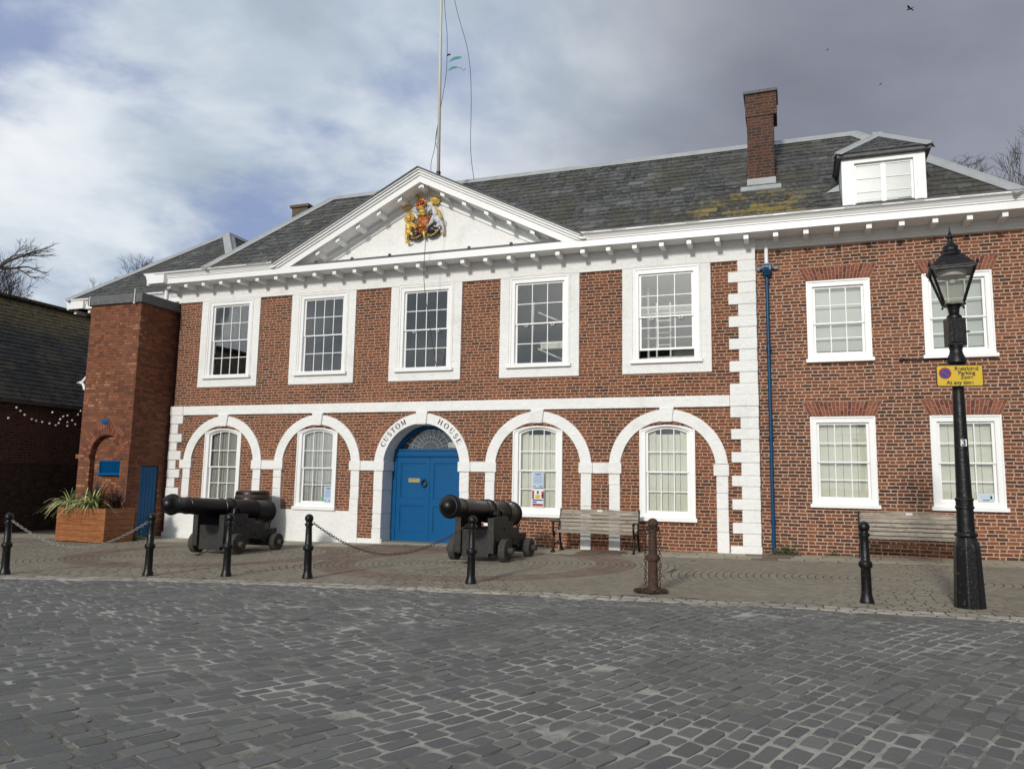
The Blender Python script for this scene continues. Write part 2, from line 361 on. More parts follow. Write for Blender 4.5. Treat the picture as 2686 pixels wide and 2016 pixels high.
def isl(name,stops,h=18,dirt=.3,rough=.8,dc=(.16,.15,.12),bumpd=.008,big=None):
    def f(t,co):
        r=t.new('ShaderNodeNewGeometry').outputs['Random Per Island']
        if big: r=t.m('ADD',t.m('MULTIPLY',r,.7),t.m('MULTIPLY',t.noise(co,big,4,.6),.35))
        c=t.ramp(r,stops); c=t.mix(t.m('MULTIPLY',t.noise(co,h,5,.7),dirt*2),c,dc)
        if big:
            c=t.mix(t.m('MULTIPLY',t.step(t.noise(co,.45,6,.7),.55,.72),.45),c,tuple(q*.5 for q in dc)); c=t.mix(t.m('MULTIPLY',t.step(t.noise(co,28,3,.8),.66,.74),.35),c,tuple(min(1,q*2.2) for q in dc))
        return {'c':c,'h':t.noise(co,h*2.5,6,.75)}
    return mat(name,f,rough=rough,bumpd=bumpd)
M_['sett']=isl('basalt_sett',[(0,(.074,.073,.075)),(.4,(.108,.107,.107)),(.7,(.138,.136,.132)),(.93,(.175,.17,.155)),(1,(.23,.215,.18))],h=9,dirt=.2,rough=.72,dc=(.18,.175,.15),bumpd=.012,big=.35)
M_['paver']=isl('beige_paver',[(0,(.20,.175,.13)),(.5,(.25,.222,.168)),(1,(.31,.278,.213))],h=5,dirt=.3,dc=(.13,.105,.075),big=.5)
M_['paverr']=isl('red_paver',[(0,(.15,.10,.075)),(.5,(.19,.132,.098)),(1,(.24,.175,.13))],h=7,dirt=.3,dc=(.13,.10,.08))
M_['slab']=isl('buff_slab',[(0,(.33,.30,.22)),(.5,(.40,.365,.27)),(1,(.46,.42,.32))],h=6,dirt=.25,dc=(.22,.195,.15))
M_['kerb']=isl('pale_granite',[(0,(.22,.195,.16)),(.5,(.32,.285,.235)),(1,(.44,.40,.34))],h=14,dirt=.3,dc=(.22,.2,.17))
M_['mortar']=mat('grey_mortar',lambda t,co:{'c':t.mix(t.step(t.noise(co,.8,6,.72),.40,.62),(.12,.115,.095),(.40,.385,.335)),'h':t.noise(co,30,5,.7)},rough=.95,bumpd=.01)
M_['joint']=mat('dark_joint_sand',lambda t,co:{'c':t.mix(t.noise(co,6,4),(.05,.04,.028),(.09,.074,.052))},rough=.95)
M_['concrete']=mat('grey_concrete',lambda t,co:{'c':t.mix(t.noise(co,3,5,.7),(.17,.165,.14),(.25,.24,.2)),'h':t.noise(co,30,4)},rough=.9)
M_['ground']=mat('ground',lambda t,co:{'c':t.mix(t.noise(co,.3,5,.7),(.08,.08,.075),(.14,.135,.12))},rough=.95)
# ------------------------------------------------------------------ ground, road, pavement
KP=[(-30,-15),(-16,-10.4),(-12,-8.95),(-10,-8.45),(-8,-8.12),(-5,-7.88),(0,-7.85),(2.3,-8.0),(6,-8.5),(14,-10)]
def kerb_y(x):
    for (a,b),(c,d_) in zip(KP,KP[1:]):
        if a<=x<=c: return b+(d_-b)*(x-a)/(c-a)
    return KP[-1][1]
def inview(x,y,mg=.16):
    v=Vector((x-CAM[0],y-CAM[1],gz(x)-CAM[2])); zc=v.dot(FW)
    if zc<.6: return abs(v.dot(RT))<3 and zc>-.5
    return abs(v.dot(RT)/zc)<.66+mg+1.0/zc and v.dot(UP)/zc>-.62-.5/zc
def sheet(x0,x1,y0,y1,dz,name,m,n=2):
    b=MB(); vs=[];fs=[]
    b.add([(x0,y0,gz(x0)+dz),(x1,y0,gz(x1)+dz),(x1,y1,gz(x1)+dz),(x0,y1,gz(x0)+dz)],[(0,1,2,3)])
    return tag(b.build(name,m),kind='structure')
b=MB()   # wide ground to the horizon: sloping in the middle, level far away
xs=[-900,-60,-30,30,60,900]; ys=[-900,-60,60,900]
for x in xs:
    for y in ys: b.v.append((x,y,gz(max(-60,min(60,x)))-.06))
for i in range(len(xs)-1):
    for j in range(len(ys)-1): b.f.append((i*4+j,(i+1)*4+j,(i+1)*4+j+1,i*4+j+1))
tag(b.build('ground',M_['ground']),kind='structure')
sheet(-34,22,-26,-7.0,-.0030,'road_bed',M_['mortar'])
b=MB()
pts=[(x,kerb_y(x)) for x in [-30,-24,-16,-12,-10,-8,-5,0,2.3,6,14]]
n_=len(pts)
for x,y in pts: b.v.append((x,y,gz(x)-.0015))
for x,y in pts: b.v.append((x,3.0,gz(x)-.0015))
for i in range(n_-1): b.f.append((i,i+1,n_+i+1,n_+i))
tag(b.build('pavement_bed',M_['joint']),kind='structure')
def stone(b,poly,zt,zb,inset,rise=.004,tilt=(0,0)):
    """a stone from a ground-plan polygon: side, rounded shoulder and top"""
    n=len(poly); cx=sum(p[0] for p in poly)/n; cy=sum(p[1] for p in poly)/n
    o=len(b.v)
    for k,(f,z) in enumerate(((1.0,zb),(.985,zt-.006),(1-inset,zt+rise*.6))):
        for x,y in poly:
            X_=cx+(x-cx)*f; Yy=cy+(y-cy)*f; b.v.append((X_,Yy,gz(X_)+z+(tilt[0]*(X_-cx)+tilt[1]*(Yy-cy))*(k>0)))
    b.v.append((cx,cy,gz(cx)+zt+rise))
    for k in range(2):
        for i in range(n):
            j=(i+1)%n; b.f.append((o+k*n+i,o+k*n+j,o+(k+1)*n+j,o+(k+1)*n+i))
    for i in range(n): b.f.append((o+2*n+i,o+2*n+(i+1)%n,o+3*n))
# setts in rows running away to the right
b=MB(); R_=random.Random(11); th=rad(64); ca,sa=math.cos(th),math.sin(th)
def warp(u,v):
    x=u*ca-v*sa; y=u*sa+v*ca
    n1=noise.noise(Vector((x*.16,y*.16,0)))*.55; n2=noise.noise(Vector((x*.16+9,y*.16,3)))*.45
    bend=-.012*(x+2)*abs(x+2)*.25
    n3=noise.noise(Vector((x*.9,y*.9,5)))*.035
    return x+n1+n3,y+n2+bend-n3
v=-22.0
while v<22:
    w=R_.uniform(.125,.168); u=-30+R_.random()*.2
    while u<12:
        L=R_.choice((R_.uniform(.13,.20),R_.uniform(.18,.26),R_.uniform(.22,.33)))
        X0,Y0=warp(u+L/2,v+w/2)
        if inview(X0,Y0) and Y0<kerb_y(X0)-.10 and Y0>-17.9 and math.hypot(X0-CAM[0],Y0-CAM[1])<24:
            gp=R_.uniform(.0045,.013); pl=[]
            hw=w/2-gp; hl=L/2-gp; nn=12; e=R_.uniform(.16,.38)
            for i in range(nn):
                a=2*math.pi*(i+.5)/nn; c_,s_=math.cos(a),math.sin(a)
                pu=math.copysign(abs(c_)**e,c_)*hl*R_.uniform(.90,1.04); pw=math.copysign(abs(s_)**e,s_)*hw*R_.uniform(.88,1.05)
                pl.append(warp(u+L/2+pu,v+w/2+pw))
            stone(b,pl,R_.gauss(.001,.0022),-.03,R_.uniform(.04,.085),R_.uniform(.0,.0025),(R_.gauss(0,.013),R_.gauss(0,.013)))
        u+=L
    v+=w
tag(b.build('road_setts',M_['sett'],smooth=32),kind='structure')
# kerb: two courses of small pale stones
b=MB()
for c_ in range(3):
    x=-30
    while x<12:
        L=R_.uniform(.12,.28); y0=kerb_y(x+L/2)-.06+c_*.125
        sl=(kerb_y(x+L)-kerb_y(x))/L
        if inview(x,y0,.3):
            g_=.007; pl=[]
            for (px_,py_) in ((g_,g_),(L/2,g_),(L-g_,g_),(L-g_,.06),(L-g_,.118-g_),(L/2,.118-g_),(g_,.118-g_),(g_,.06)):
                px2=px_+R_.gauss(0,.003); pl.append((x+px2,y0+py_+sl*(px2-L/2)+R_.gauss(0,.003)))
            stone(b,pl,.006+R_.gauss(0,.002),-.03,.1,.003)
        x+=L
tag(b.build('kerb',M_['kerb'],smooth=True),kind='structure')
# ring-laid block paving round each centre, buff slabs along the wall
CEN=[(-18.5,-4.2),(-11.8,-3.9),(-5.75,-3.9),(1.75,-4.3),(8.5,-4.3)]
bp=MB(); br=MB()
def slab_y(x): return -1.45
for ci,(cx,cy) in enumerate(CEN):
    k=1
    while k<55:
        r=k*.118; nb=max(4,int(2*math.pi*r/.215)); off=R_.random()
        for i in range(nb):
            a0=2*math.pi*(i+off)/nb; a1=2*math.pi*(i+1+off)/nb; am=(a0+a1)/2
            x=cx+r*math.cos(am); y=cy+r*math.sin(am)
            if y>slab_y(x)-.06 or y<kerb_y(x)+.36 or not inview(x,y,.2): continue
            if min(range(5),key=lambda q:math.hypot(x-CEN[q][0],y-CEN[q][1]))!=ci: continue
            g_=.0075; da=g_/r; r0=r-.059+g_; r1=r+.059-g_
            pl=[(cx+q*math.cos(a),cy+q*math.sin(a)) for q,a in ((r0,a0+da),(r0,am),(r0,a1-da),(r1,a1-da),(r1,am),(r1,a0+da))]
            red=(ci in(1,2) and 2.25<r<2.95) or (-10.3<x<-7.4 and y>-2.4)
            stone(br if red else bp,pl,R_.uniform(.0005,.003),-.02,.05,.0008)
        k+=1
tag(bp.build('pavement_blocks',M_['paver']),kind='structure')
tag(br.build('pavement_red_blocks',M_['paverr']),kind='structure')
bs=MB(); b2=MB()
for rr in range(4):
    x=-24+R_.random()*.3; y0=-1.45+rr*.385; dep=.385
    while x<10:
        L=R_.uniform(.45,.62)
        g_=.006; pl=[(x+g_,y0+g_),(x+L-g_,y0+g_),(x+L-g_,y0+dep-g_),(x+g_,y0+dep-g_)]
        if inview(x,y0,.3):
            red=(-10.3<x<-7.3 and y0<-.4) or (-4.6<x<-3.9) or (-1.1<x<-.5)
            stone(b2 if red else bs,pl,R_.gauss(.002,.001),-.02,.02,.0005)
        x+=L
tag(bs.build('pavement_slabs',M_['slab']),kind='structure')
tag(b2.build('pavement_red_slabs',M_['paverr']),kind='structure')

# ------------------------------------------------------------------ the house
BX=[-15.15,-12.035,-8.92,-5.815,-2.71]
HB=(-8.9,0,0)
H=thing('custom_house','long two storey red brick custom house with white pediment, white arches and slate roof','house',HB,world=True)
def arc(cx,cz,r,a0,a1,n=24): return [(cx+r*math.cos(rad(a0+(a1-a0)*i/n)),cz+r*math.sin(rad(a0+(a1-a0)*i/n))) for i in range(n+1)]
def rect(x0,x1,z0,z1): return [(x0,z0),(x1,z0),(x1,z1),(x0,z1)]
def seg_top(cx,hw,zs,rise,n=12):
    """left to right over a segmental arch (returned right to left for a ccw loop)"""
    if rise<=0: return [(cx+hw,zs),(cx-hw,zs)]
    Rr=(hw*hw+rise*rise)/(2*rise); out=[]
    for i in range(n+1):
        x=cx+hw-2*hw*i/n; out.append((x,zs+rise-Rr+math.sqrt(max(0,Rr*Rr-(x-cx)**2))))
    return out
def arched(cx,hw,z0,zs,rise): return [(cx-hw,z0),(cx+hw,z0)]+seg_top(cx,hw,zs,rise)
def ztop(cx,hw,zs,rise,x):
    if rise<=0: return zs
    Rr=(hw*hw+rise*rise)/(2*rise); return zs+rise-Rr+math.sqrt(max(0,Rr*Rr-(x-cx)**2))
GR=[2.82,.17]   # spring and rise of ground window frame heads
holes=[]
for i,cx in enumerate(BX):
    holes.append(rect(cx-.70,cx+.70,4.43,6.60))
    if i!=2: holes.append(arched(cx,.60,.84,2.80,.165))
dr=[(BX[2]-1.2,-.5)]; 
# door opening cuts the bottom edge of the wall outline
outer=[(-17.0,-.6),(BX[2]-1.2,-.6),(BX[2]-1.2,1.965)]+arc(BX[2],1.965,1.2,180,0,20)[1:-1]+[(BX[2]+1.2,1.965),(BX[2]+1.2,-.6),(-.7,-.6),(-.7,7.1),(-17.0,7.1)]
b=MB(); b.prism([outer]+holes,0,.34)
b.box(-17.0,-16.66,.34,8.0,-.6,7.1)
b.build('wall',M_['brick'],H)
WH=[(1.0,1.30,3.02,.565),(3.31,1.30,3.02,.565),(1.0,4.42,6.02,.565),(3.29,4.42,6.02,.565)]
b=MB(); b.prism([rect(-.7,6.0,-.6,7.1)]+[rect(c-h_,c+h_,z0,z1) for c,z0,z1,h_ in WH],.1,.42)
b.box(5.66,6.0,.42,8.0,-.6,7.1)
b.build('wing_wall',M_['brickw'],H)
# courses of a slightly projecting band on the wing, flared brick lintels
b=MB(); b.box(-.69,5.98,.085,.12,3.47,3.52); b.build('brick_band',M_['brickw'],H)
M_['lintel']=mat('rubbed_brick',lambda t,co:{'c':t.mix(t.m('MULTIPLY',t.noise(co,20,4),.5),t.ramp(t.new('ShaderNodeNewGeometry').outputs['Random Per Island'],[(0,(.11,.035,.024)),(.5,(.23,.068,.038)),(1,(.31,.11,.06))]),(.08,.04,.03))},rough=.9)
M_['pinkm']=plain('pink_mortar',(.46,.28,.21),.9)
for c,z0,zt in ((1.0,3.13,3.42),(3.31,3.13,3.42),(1.0,6.13,6.42),(3.3,6.13,6.42)):
    b=MB(); m2=MB(); n=19
    m2.prism([[(c-.66,z0),(c+.66,z0),(c+.80,zt),(c-.80,zt)]],.088,.15)
    for i in range(n):
        a0=i/n+.004; a1=(i+1)/n-.004
        xb0,xb1=c-.655+1.31*a0,c-.655+1.31*a1; xt0,xt1=c-.79+1.58*a0,c-.79+1.58*a1
        zm=z0+.005+(zt-z0)*(.38 if i%2 else .62); f=(zm-z0)/(zt-z0)
        xm0=xb0+(xt0-xb0)*f; xm1=xb1+(xt1-xb1)*f
        b.prism([[(xb0,z0+.004),(xb1,z0+.004),(xm1,zm-.006),(xm0,zm-.006)]],.083,.1)
        b.prism([[(xm0,zm+.006),(xm1,zm+.006),(xt1,zt-.004),(xt0,zt-.004)]],.083,.1)
    o=b.build('lintel',M_['lintel'],H); m2.build('mortar',M_['pinkm'],o)

# windows ------------------------------------------------------------
def window(cx,z0,z1,hw,cols,rows,y,meet,fr,rise=0,sill=None,back=('cream','shutter',.16),lift=0,horns=False,mat_='glass',yb=None,label=None,arch=0):
    """fr=(half width, bottom, top) of the outer frame; y is its front face"""
    fhw,fb,ft=fr
    b=MB()
    outer=arched(cx,fhw,fb,ft,rise*1.06) if rise else rect(cx-fhw,cx+fhw,fb,ft)
    hole=arched(cx,hw+.022,z0-.02,z1+.012,rise) if rise else rect(cx-hw-.022,cx+hw+.022,z0-.02,z1+.02)
    b.prism([outer,hole],y,y+.15)
    # raised outer moulding
    outer2=arched(cx,fhw-.0,fb,ft,rise*1.06) if rise else rect(cx-fhw,cx+fhw,fb,ft)
    hole2=arched(cx,fhw-.035,fb-.0+.03,ft-.03,rise) if rise else rect(cx-fhw+.035,cx+fhw-.035,fb+.03,ft-.035)
    b.prism([outer2,hole2],y-.022,y)
    w=b.build('window',M_['gloss'],H,bevel=.004)
    if label: w['label']=label
    if sill:
        s=MB(); s.box(cx-sill[0],cx+sill[0],sill[3] if len(sill)>3 else y-.07,y+.05,sill[1],sill[2]); s.build('sill',M_['gloss'],w,bevel=.006)
    # two sashes
    ys=y+.055
    for k,(a,b_,yy,r0,r1) in enumerate(((meet-.018,z1+.02,ys,rows//2,rows),(z0-.02+lift,meet+.018+lift,ys+.032,0,rows//2))):
        s=MB(); x0=cx-hw-.02; x1=cx+hw+.02
        st=.042; bt=.05 if k else .032; tt=.032 if k else .04; mu=.019
        zt=b_ ; hs=[]
        ztp=[]
        if rise and k==0: out=[(x0,a),(x1,a)]+seg_top(cx,hw+.02,z1+.01,rise)
        else: out=rect(x0,x1,a,b_)
        nr=rows//2
        gh=(b_-tt)-(a+bt)
        if rise and k==0: gh=(z1-.0)-(a+bt)
        for ci in range(cols):
            gx0=cx-hw+st*.5+ (2*hw-st)*ci/cols+mu/2; gx1=cx-hw+st*.5+(2*hw-st)*(ci+1)/cols-mu/2
            for ri in range(nr):
                gz0=a+bt+gh*ri/nr+(mu/2 if ri else 0); gz1=a+bt+gh*(ri+1)/nr-(mu/2 if ri<nr-1 else 0)
                if rise and k==0 and ri==nr-1:
                    top=[(gx1-(gx1-gx0)*q/4,ztop(cx,hw,z1,rise,gx1-(gx1-gx0)*q/4)-.03) for q in range(5)]
                    hs.append([(gx0,gz0),(gx1,gz0)]+top)
                else: hs.append(rect(gx0,gx1,gz0,gz1))
        s.prism([out]+hs,yy,yy+.03)
        if horns and k==0:
            for sx in(-.55,.55):
                s.tube([(cx+sx*hw-.035,yy-.01,a+.0),(cx+sx*hw-.035,yy-.012,a-.05),(cx+sx*hw+.035,yy-.012,a-.05),(cx+sx*hw+.035,yy-.01,a)],.009,6)
        so=s.build('sash',M_['gloss'],w)
        g=MB()
        if rise and k==0: g.prism([[(x0+.01,a+.01),(x1-.01,a+.01)]+seg_top(cx,hw,z1,rise)],yy+.013,yy+.017)
        else: g.box(x0+.01,x1-.01,yy+.013,yy+.017,a+.01,b_-.01)
        g.build('pane',M_[mat_],w)
    if back:
        m,nm,dy=back; s=MB(); yy=y+dy
        if nm=='shutter':
            n=4; W2=2*hw+.16; topz=z1+rise+.08-.10*(rise>0)
            for q in range(n):
                xa=cx-hw-.08+W2*q/n+.004; xb=cx-hw-.08+W2*(q+1)/n-.004
                zt_=topz-(.13 if (rise>0 and q in(1,2)) else 0)
                zs=[z0-.1,(z0+z1)/2-.25,(z0+z1)/2+.1,zt_]
                rc=[]
                s.prism([rect(xa,xb,z0-.1,zt_),rect(xa+.045,xb-.045,z0+.06,(z0+z1)/2-.12),rect(xa+.045,xb-.045,(z0+z1)/2-.03,zt_-.2)],yy,yy+.02)
                s.box(xa,xb,yy+.012,yy+.03,z0-.1,zt_-.01)
        elif nm=='curtain':
            n=60; W2=2*hw+.14; vs=[];fs=[]
            for q in range(n+1):
                x=cx-hw-.07+W2*q/n; yq=yy+.02*math.sin(q*.9)+.012*math.sin(q*2.3)
                vs+=[(x,yq,z0-.08),(x,yq,z1+rise+.08)]
            for q in range(n): fs.append((2*q,2*q+2,2*q+3,2*q+1))
            s.add(vs,fs)
        else:
            s.box(cx-hw-.06,cx+hw+.06,yy,yy+.015,z0+.07,z1+.05)
            for q in range(1,3): s.box(cx-hw-.06,cx+hw+.06,yy-.006,yy,z0+.07+(z1-z0)*q/3-.012,z0+.07+(z1-z0)*q/3+.012)
        s.build(nm,M_[m],w)
    return w
for i,cx in enumerate(BX):
    lab=None
    if i==4: lab='sash window with its lower sash pushed slightly up'
    window(cx,4.49,6.51,.615,4 if i<3 else 3,4,-.035,5.50,(.755,4.40,6.665),sill=(.83,4.385,4.465,-.13),back=None,lift=.24 if i==4 else 0,horns=i>=2,label=lab)
    if i==2: continue
    window(cx,.975,2.79,.47,3,4,-.02,1.885,(.63,.86,2.84),rise=.10 if 0 else .11,sill=(.665,.775,.865,-.10),back=('curtain','curtain',.17) if i<2 else ('cream','shutter',.17))
for c,z0,z1,h_ in WH:
    up=z0>4
    window(c,z0+.07,z1-.06,.495,3,4,.075,(z0+z1)/2+(-.02 if not up else -.06),(.645,z0-.06,z1+.09),sill=(.685,z0-.13,z0-.05,-.0) ,back=('blind','blind',.2) if up else ('cream','shutter',.2))

# white trim ---------------------------------------------------------
D=BX[2]
for i,cx in enumerate(BX):
    b=MB(); b.prism([rect(cx-1.025,cx+1.025,4.15,6.68),rect(cx-.735,cx+.735,4.42,6.645)],-.048,.02)
    # thin raised fillet round the architrave
    b.prism([rect(cx-.80,cx+.80,4.50,6.735),rect(cx-.775,cx+.775,4.47,6.71)],-.062,-.048)
    b.build('window_surround',M_['white'],H,bevel=.008)
b=MB(); b.box(-17.04,-.70,-.056,.02,6.682,7.14); b.build('frieze',M_['white'],H,bevel=.004)
b=MB(); b.box(-16.60,-1.31,-.062,.02,3.35,3.61); b.box(-17.06,-16.602,-.082,.3,3.35,3.61); b.build('string_course',M_['white'],H,bevel=.012)
R1,R0,CZ=1.345,1.08,1.965
for i,cx in enumerate(BX):
    ye=.50 if i==2 else .02
    b=MB(); dz=math.degrees(math.asin((2.082-CZ)/R1)); di=math.degrees(math.asin((2.082-CZ)/R0))
    out=arc(cx,CZ,R1,dz,180-dz,40); inn=arc(cx,CZ,R0,di,180-di,40)
    b.prism([out+inn[::-1]],-.05 if i!=2 else -.055,ye)
    ar=b.build('arch',M_['white'],H,bevel=.01)
    b=MB(); b.prism([[(cx-.125,3.02),(cx+.125,3.02),(cx+.165,3.349),(cx-.165,3.349)]],-.10,ye); b.build('keystone',M_['white'],H,bevel=.012)
    for s_ in(-1,1):
        xa=cx+s_*1.335; xb=cx+s_*1.09
        zb=.70 if i<2 else (gz(cx)-.05 if i!=0 else 0)
        if i==0 and s_<0: zb=.70
        x0,x1=min(xa,xb),max(xa,xb)
        b=MB(); R2=random.Random(i*7+s_)
        z=zb
        while z<1.82:
            hgt=min(R2.uniform(.3,.7),1.829-z); 
            if 1.829-(z+hgt)<.15: hgt=1.829-z
            b.box(x0-R2.uniform(0,.012),x1+R2.uniform(0,.012),-.048-R2.uniform(0,.008),ye,z+.0015,z+hgt-.0015); z+=hgt
        b.build('pilaster',M_['white'],H,bevel=.014)
# impost blocks and bands between the arches
b=MB(); b.box(-16.60,-16.18,-.085,.02,1.83,2.08)
b.build('impost',M_['white'],H,bevel=.014)
for i in range(4):
    xa=BX[i]+1.04; xb=BX[i+1]-1.04
    for a,c,yy in ((xa,xa+.335,-.085),(xa+.337,xb-.337,-.07),(xb-.335,xb,-.085)):
        ye=.02
        if (i==1 and c==xb) or (i==2 and a==xa): ye=.50
        b=MB(); b.box(a,c,yy,ye,1.83,2.08); b.build('impost',M_['white'],H,bevel=.014)
b=MB(); b.box(-1.68,-1.345,-.085,.02,1.81,2.07); b.build('impost',M_['white'],H,bevel=.014)
# white painted plinths
for q in((-17.04,-10.70,-.04,.02,-.5,.775),(-17.08,-16.0,-.075,-.042,-.5,.02),(-10.70,-9.98,-.03,.02,-.5,.10)):
    b=MB(); b.box(*q); b.build('plinth',M_['white'],H,bevel=.012)
# quoins
b=MB()
z=.62; k=0
seq=[(6.18,6.42)]
zz_=6.42
tops=[6.42,5.91,5.39,4.88,4.37,3.86]
for i,zt in enumerate(tops): b.box(-1.30,-.69,-.065,.3,zt-.25,zt)
nar=[(6.42,6.682)]+[(tops[i+1],tops[i]-.25) for i in range(5)]
for a,c in nar: b.box(-1.09,-.695,-.056,.3,a+.002,c-.002)
b.box(-1.306,-.685,-.078,.3,3.35,3.61)
b.box(-1.30,-.69,-.065,.3,3.10,3.348)
t2=[2.85,2.34,1.82,1.31,.80]
for zt in t2: b.box(-1.29,-.69,-.065,.3,zt-.235,zt)
for a,c in ((2.85,3.10),(2.34,2.615),(1.82,2.105),(1.31,1.585),(.80,1.075),(.30,.565)): b.box(-1.085,-.695,-.056,.3,a+.002,c-.002)
b.box(-1.34,-.68,-.085,.3,-.3,.30)
b.build('quoin',M_['white'],H,bevel=.018)
b=MB()
zt=3.348; k=0
for a,c,wd in ((3.10,3.348,1),(2.815,3.098,0),(2.57,2.813,1),(2.33,2.568,0),(2.06,2.328,1),(1.80,2.058,0),(1.55,1.798,1),(1.28,1.548,0),(1.02,1.278,1),(.775,1.018,1)):
    b.box(-17.05,-16.59 if wd else -16.76,-.07 if wd else -.055,.4,a+.002,c-.002)
b.build('quoin',M_['white'],H,bevel=.02)
# door -----------------------------------------------------------------
b=MB()  # frame, entablature and arched rim
b.prism([[(D-1.09,-.1),(D+1.09,-.1),(D+1.09,1.965)]+arc(D,1.965,1.09,0,180,30)[1:-1]+[(D-1.09,1.965)],
  [(D-.955,-.05),(D+1.09-.135,-.05),(D+.955,2.205),(D-.955,2.205)],
  [(D+.86,2.415)]+[p for p in arc(D,1.965,.965,28.5,151.5,24)]+[(D-.86,2.415)]],.47,.56)
b.box(D-1.02,D+1.02,.40,.47,2.36,2.41); b.box(D-1.0,D+1.0,.43,.47,2.25,2.36); b.box(D-.99,D+.99,.445,.47,2.215,2.25)
df=b.build('door_frame',M_['blue'],H,bevel=.006)
b=MB(); b.prism([[(D+.9,2.40)]+arc(D,1.965,.98,25,155,24)+[(D-.9,2.40)]],.515,.52); b.build('pane',M_['glass'],df)
b=MB(); cz=2.40
for r in (.225,.36,.53):
    pts_=[(D+r*math.cos(rad(a)),.50,cz+r*.92*math.sin(rad(a))) for a in range(0,181,10)]
    b.tube(pts_,.006,6)
for k in range(1,12):
    a=rad(15*k); r1=.90 if abs(math.cos(a))>.6 else .9
    # out to the rim
    rr=.24
    while rr<1.0:
        x=rr*math.cos(a); z=cz+rr*.92*math.sin(a)
        if math.hypot(x,z-1.965)>.965: break
        rr+=.01
    b.tube([(D+.225*math.cos(a),.50,cz+.207*math.sin(a)),(D+rr*math.cos(a),.50,cz+rr*.92*math.sin(a))],.0055,6)
b.build('fanlight_bars',M_['lead'],df)
for s_ in(-1,1):
    x0,x1=(D-.955,D-.003) if s_<0 else (D+.003,D+.955)
    b=MB(); hs=[rect(x0+.12,x1-.10,.27,.95),rect(x0+.12,x1-.10,1.14,2.05)]
    b.prism([rect(x0,x1,.02,2.20)]+hs,.49,.53)
    for h_ in hs:
        xs_=[p[0] for p in h_]; zs_=[p[1] for p in h_]
        b.prism([h_,rect(min(xs_)+.03,max(xs_)-.03,min(zs_)+.03,max(zs_)-.03)],.505,.525)
        b.box(min(xs_),max(xs_),.515,.53,min(zs_),max(zs_))
    if s_<0: b.box(x1-.006,x1+.02,.478,.492,.03,2.19)
    dl=b.build('door',M_['blue'],H,bevel=.005)
    if s_<0:
        b=MB(); b.prism([rect(-9.53,-9.20,1.545,1.655),rect(-9.48,-9.25,1.575,1.628)],.500,.515); b.box(-9.49,-9.24,.512,.52,1.57,1.64)
        o=b.build('letter_box',M_['brass'],dl,bevel=.004)
        b=MB(); kx=-9.06
        b.tube([(kx+.075*math.cos(rad(a)),.475,1.52+.085*math.sin(rad(a))) for a in range(0,360,24)],.017,8,closed=True); b.ball((kx,.485,1.61),.04,.03,.035)
        b.build('knocker',M_['black'],dl,smooth=True)
b=MB(); b.box(D-1.09,D+1.09,-.02,.6,-.3,.035); b.build('door_step',M_['concrete'],H,bevel=.008)
b=MB(); b.box(D-1.1,D+1.1,1.6,1.62,-.2,3.1); b.build('lobby_dark_sheet',M_['signblack'],H)  # black sheet behind the fanlight, the lobby's darkness put into its colour
b=MB(); b.box(D+.45,D+.75,.62,.63,2.46,2.6); b.build('notice_board',M_['paperw'],H)

# lettering on the door arch -----------------------------------------
def glyph(ch):
    """strokes of a roman capital in a 1 x 1 em box: (points, half width)"""
    A=.085;B_=.032;S_=.022
    ov=lambda cx,cz,rx,rz,a0,a1,n=16:[(cx+rx*math.cos(rad(a0+(a1-a0)*i/n)),cz+rz*math.sin(rad(a0+(a1-a0)*i/n))) for i in range(n+1)]
    sf=lambda x,z,w=.13:([(x-w,z),(x+w,z)],S_)
    G_={'C':([(ov(.5,.5,.38,.47,45,315),'o')]+[([(.79,.68),(.80,.97)],S_),([(.79,.1),(.81,.30)],S_)],.9),
    'U':([([(.2,.97),(.2,.35)],A*.95),(ov(.48,.35,.28,.32,180,360),B_*1.3),([(.76,.35),(.76,.97)],B_),sf(.2,.97),sf(.76,.97,.11)],.96),
    'S':([(ov(.4,.74,.23,.23,40,250,14)+ov(.42,.27,.26,.26,85,-140,14),B_*1.9),([(.62,.72),(.63,.97)],S_),([(.15,.05),(.16,.33)],S_)],.8),
    'T':([([(.45,.97),(.45,.03)],A),([(.05,.95),(.85,.95)],B_*1.2),([(.05,.95),(.04,.75)],S_),([(.85,.95),(.86,.75)],S_),sf(.45,.02,.15)],.9),
    'O':([(ov(.5,.5,.40,.47,0,360,28),'o')],1.02),
    'M':([([(.15,.97),(.15,.03)],B_),([(.15,.97),(.5,.08)],A*.9),([(.5,.08),(.87,.97)],B_),([(.87,.97),(.87,.03)],A),sf(.15,.02,.10),sf(.87,.02,.14),sf(.12,.97,.08),sf(.9,.97,.1)],1.08),
    'H':([([(.18,.97),(.18,.03)],A),([(.78,.97),(.78,.03)],A),([(.18,.5),(.78,.5)],B_),sf(.18,.97),sf(.18,.02),sf(.78,.97),sf(.78,.02)],1.0),
    'E':([([(.18,.97),(.18,.03)],A),([(.1,.95),(.66,.95)],B_),([(.18,.5),(.52,.5)],B_),([(.1,.04),(.7,.04)],B_),([(.66,.95),(.67,.77)],S_),([(.7,.04),(.72,.26)],S_),([(.52,.42),(.52,.6)],S_)],.82)}
    return G_[ch]
lb=MB()
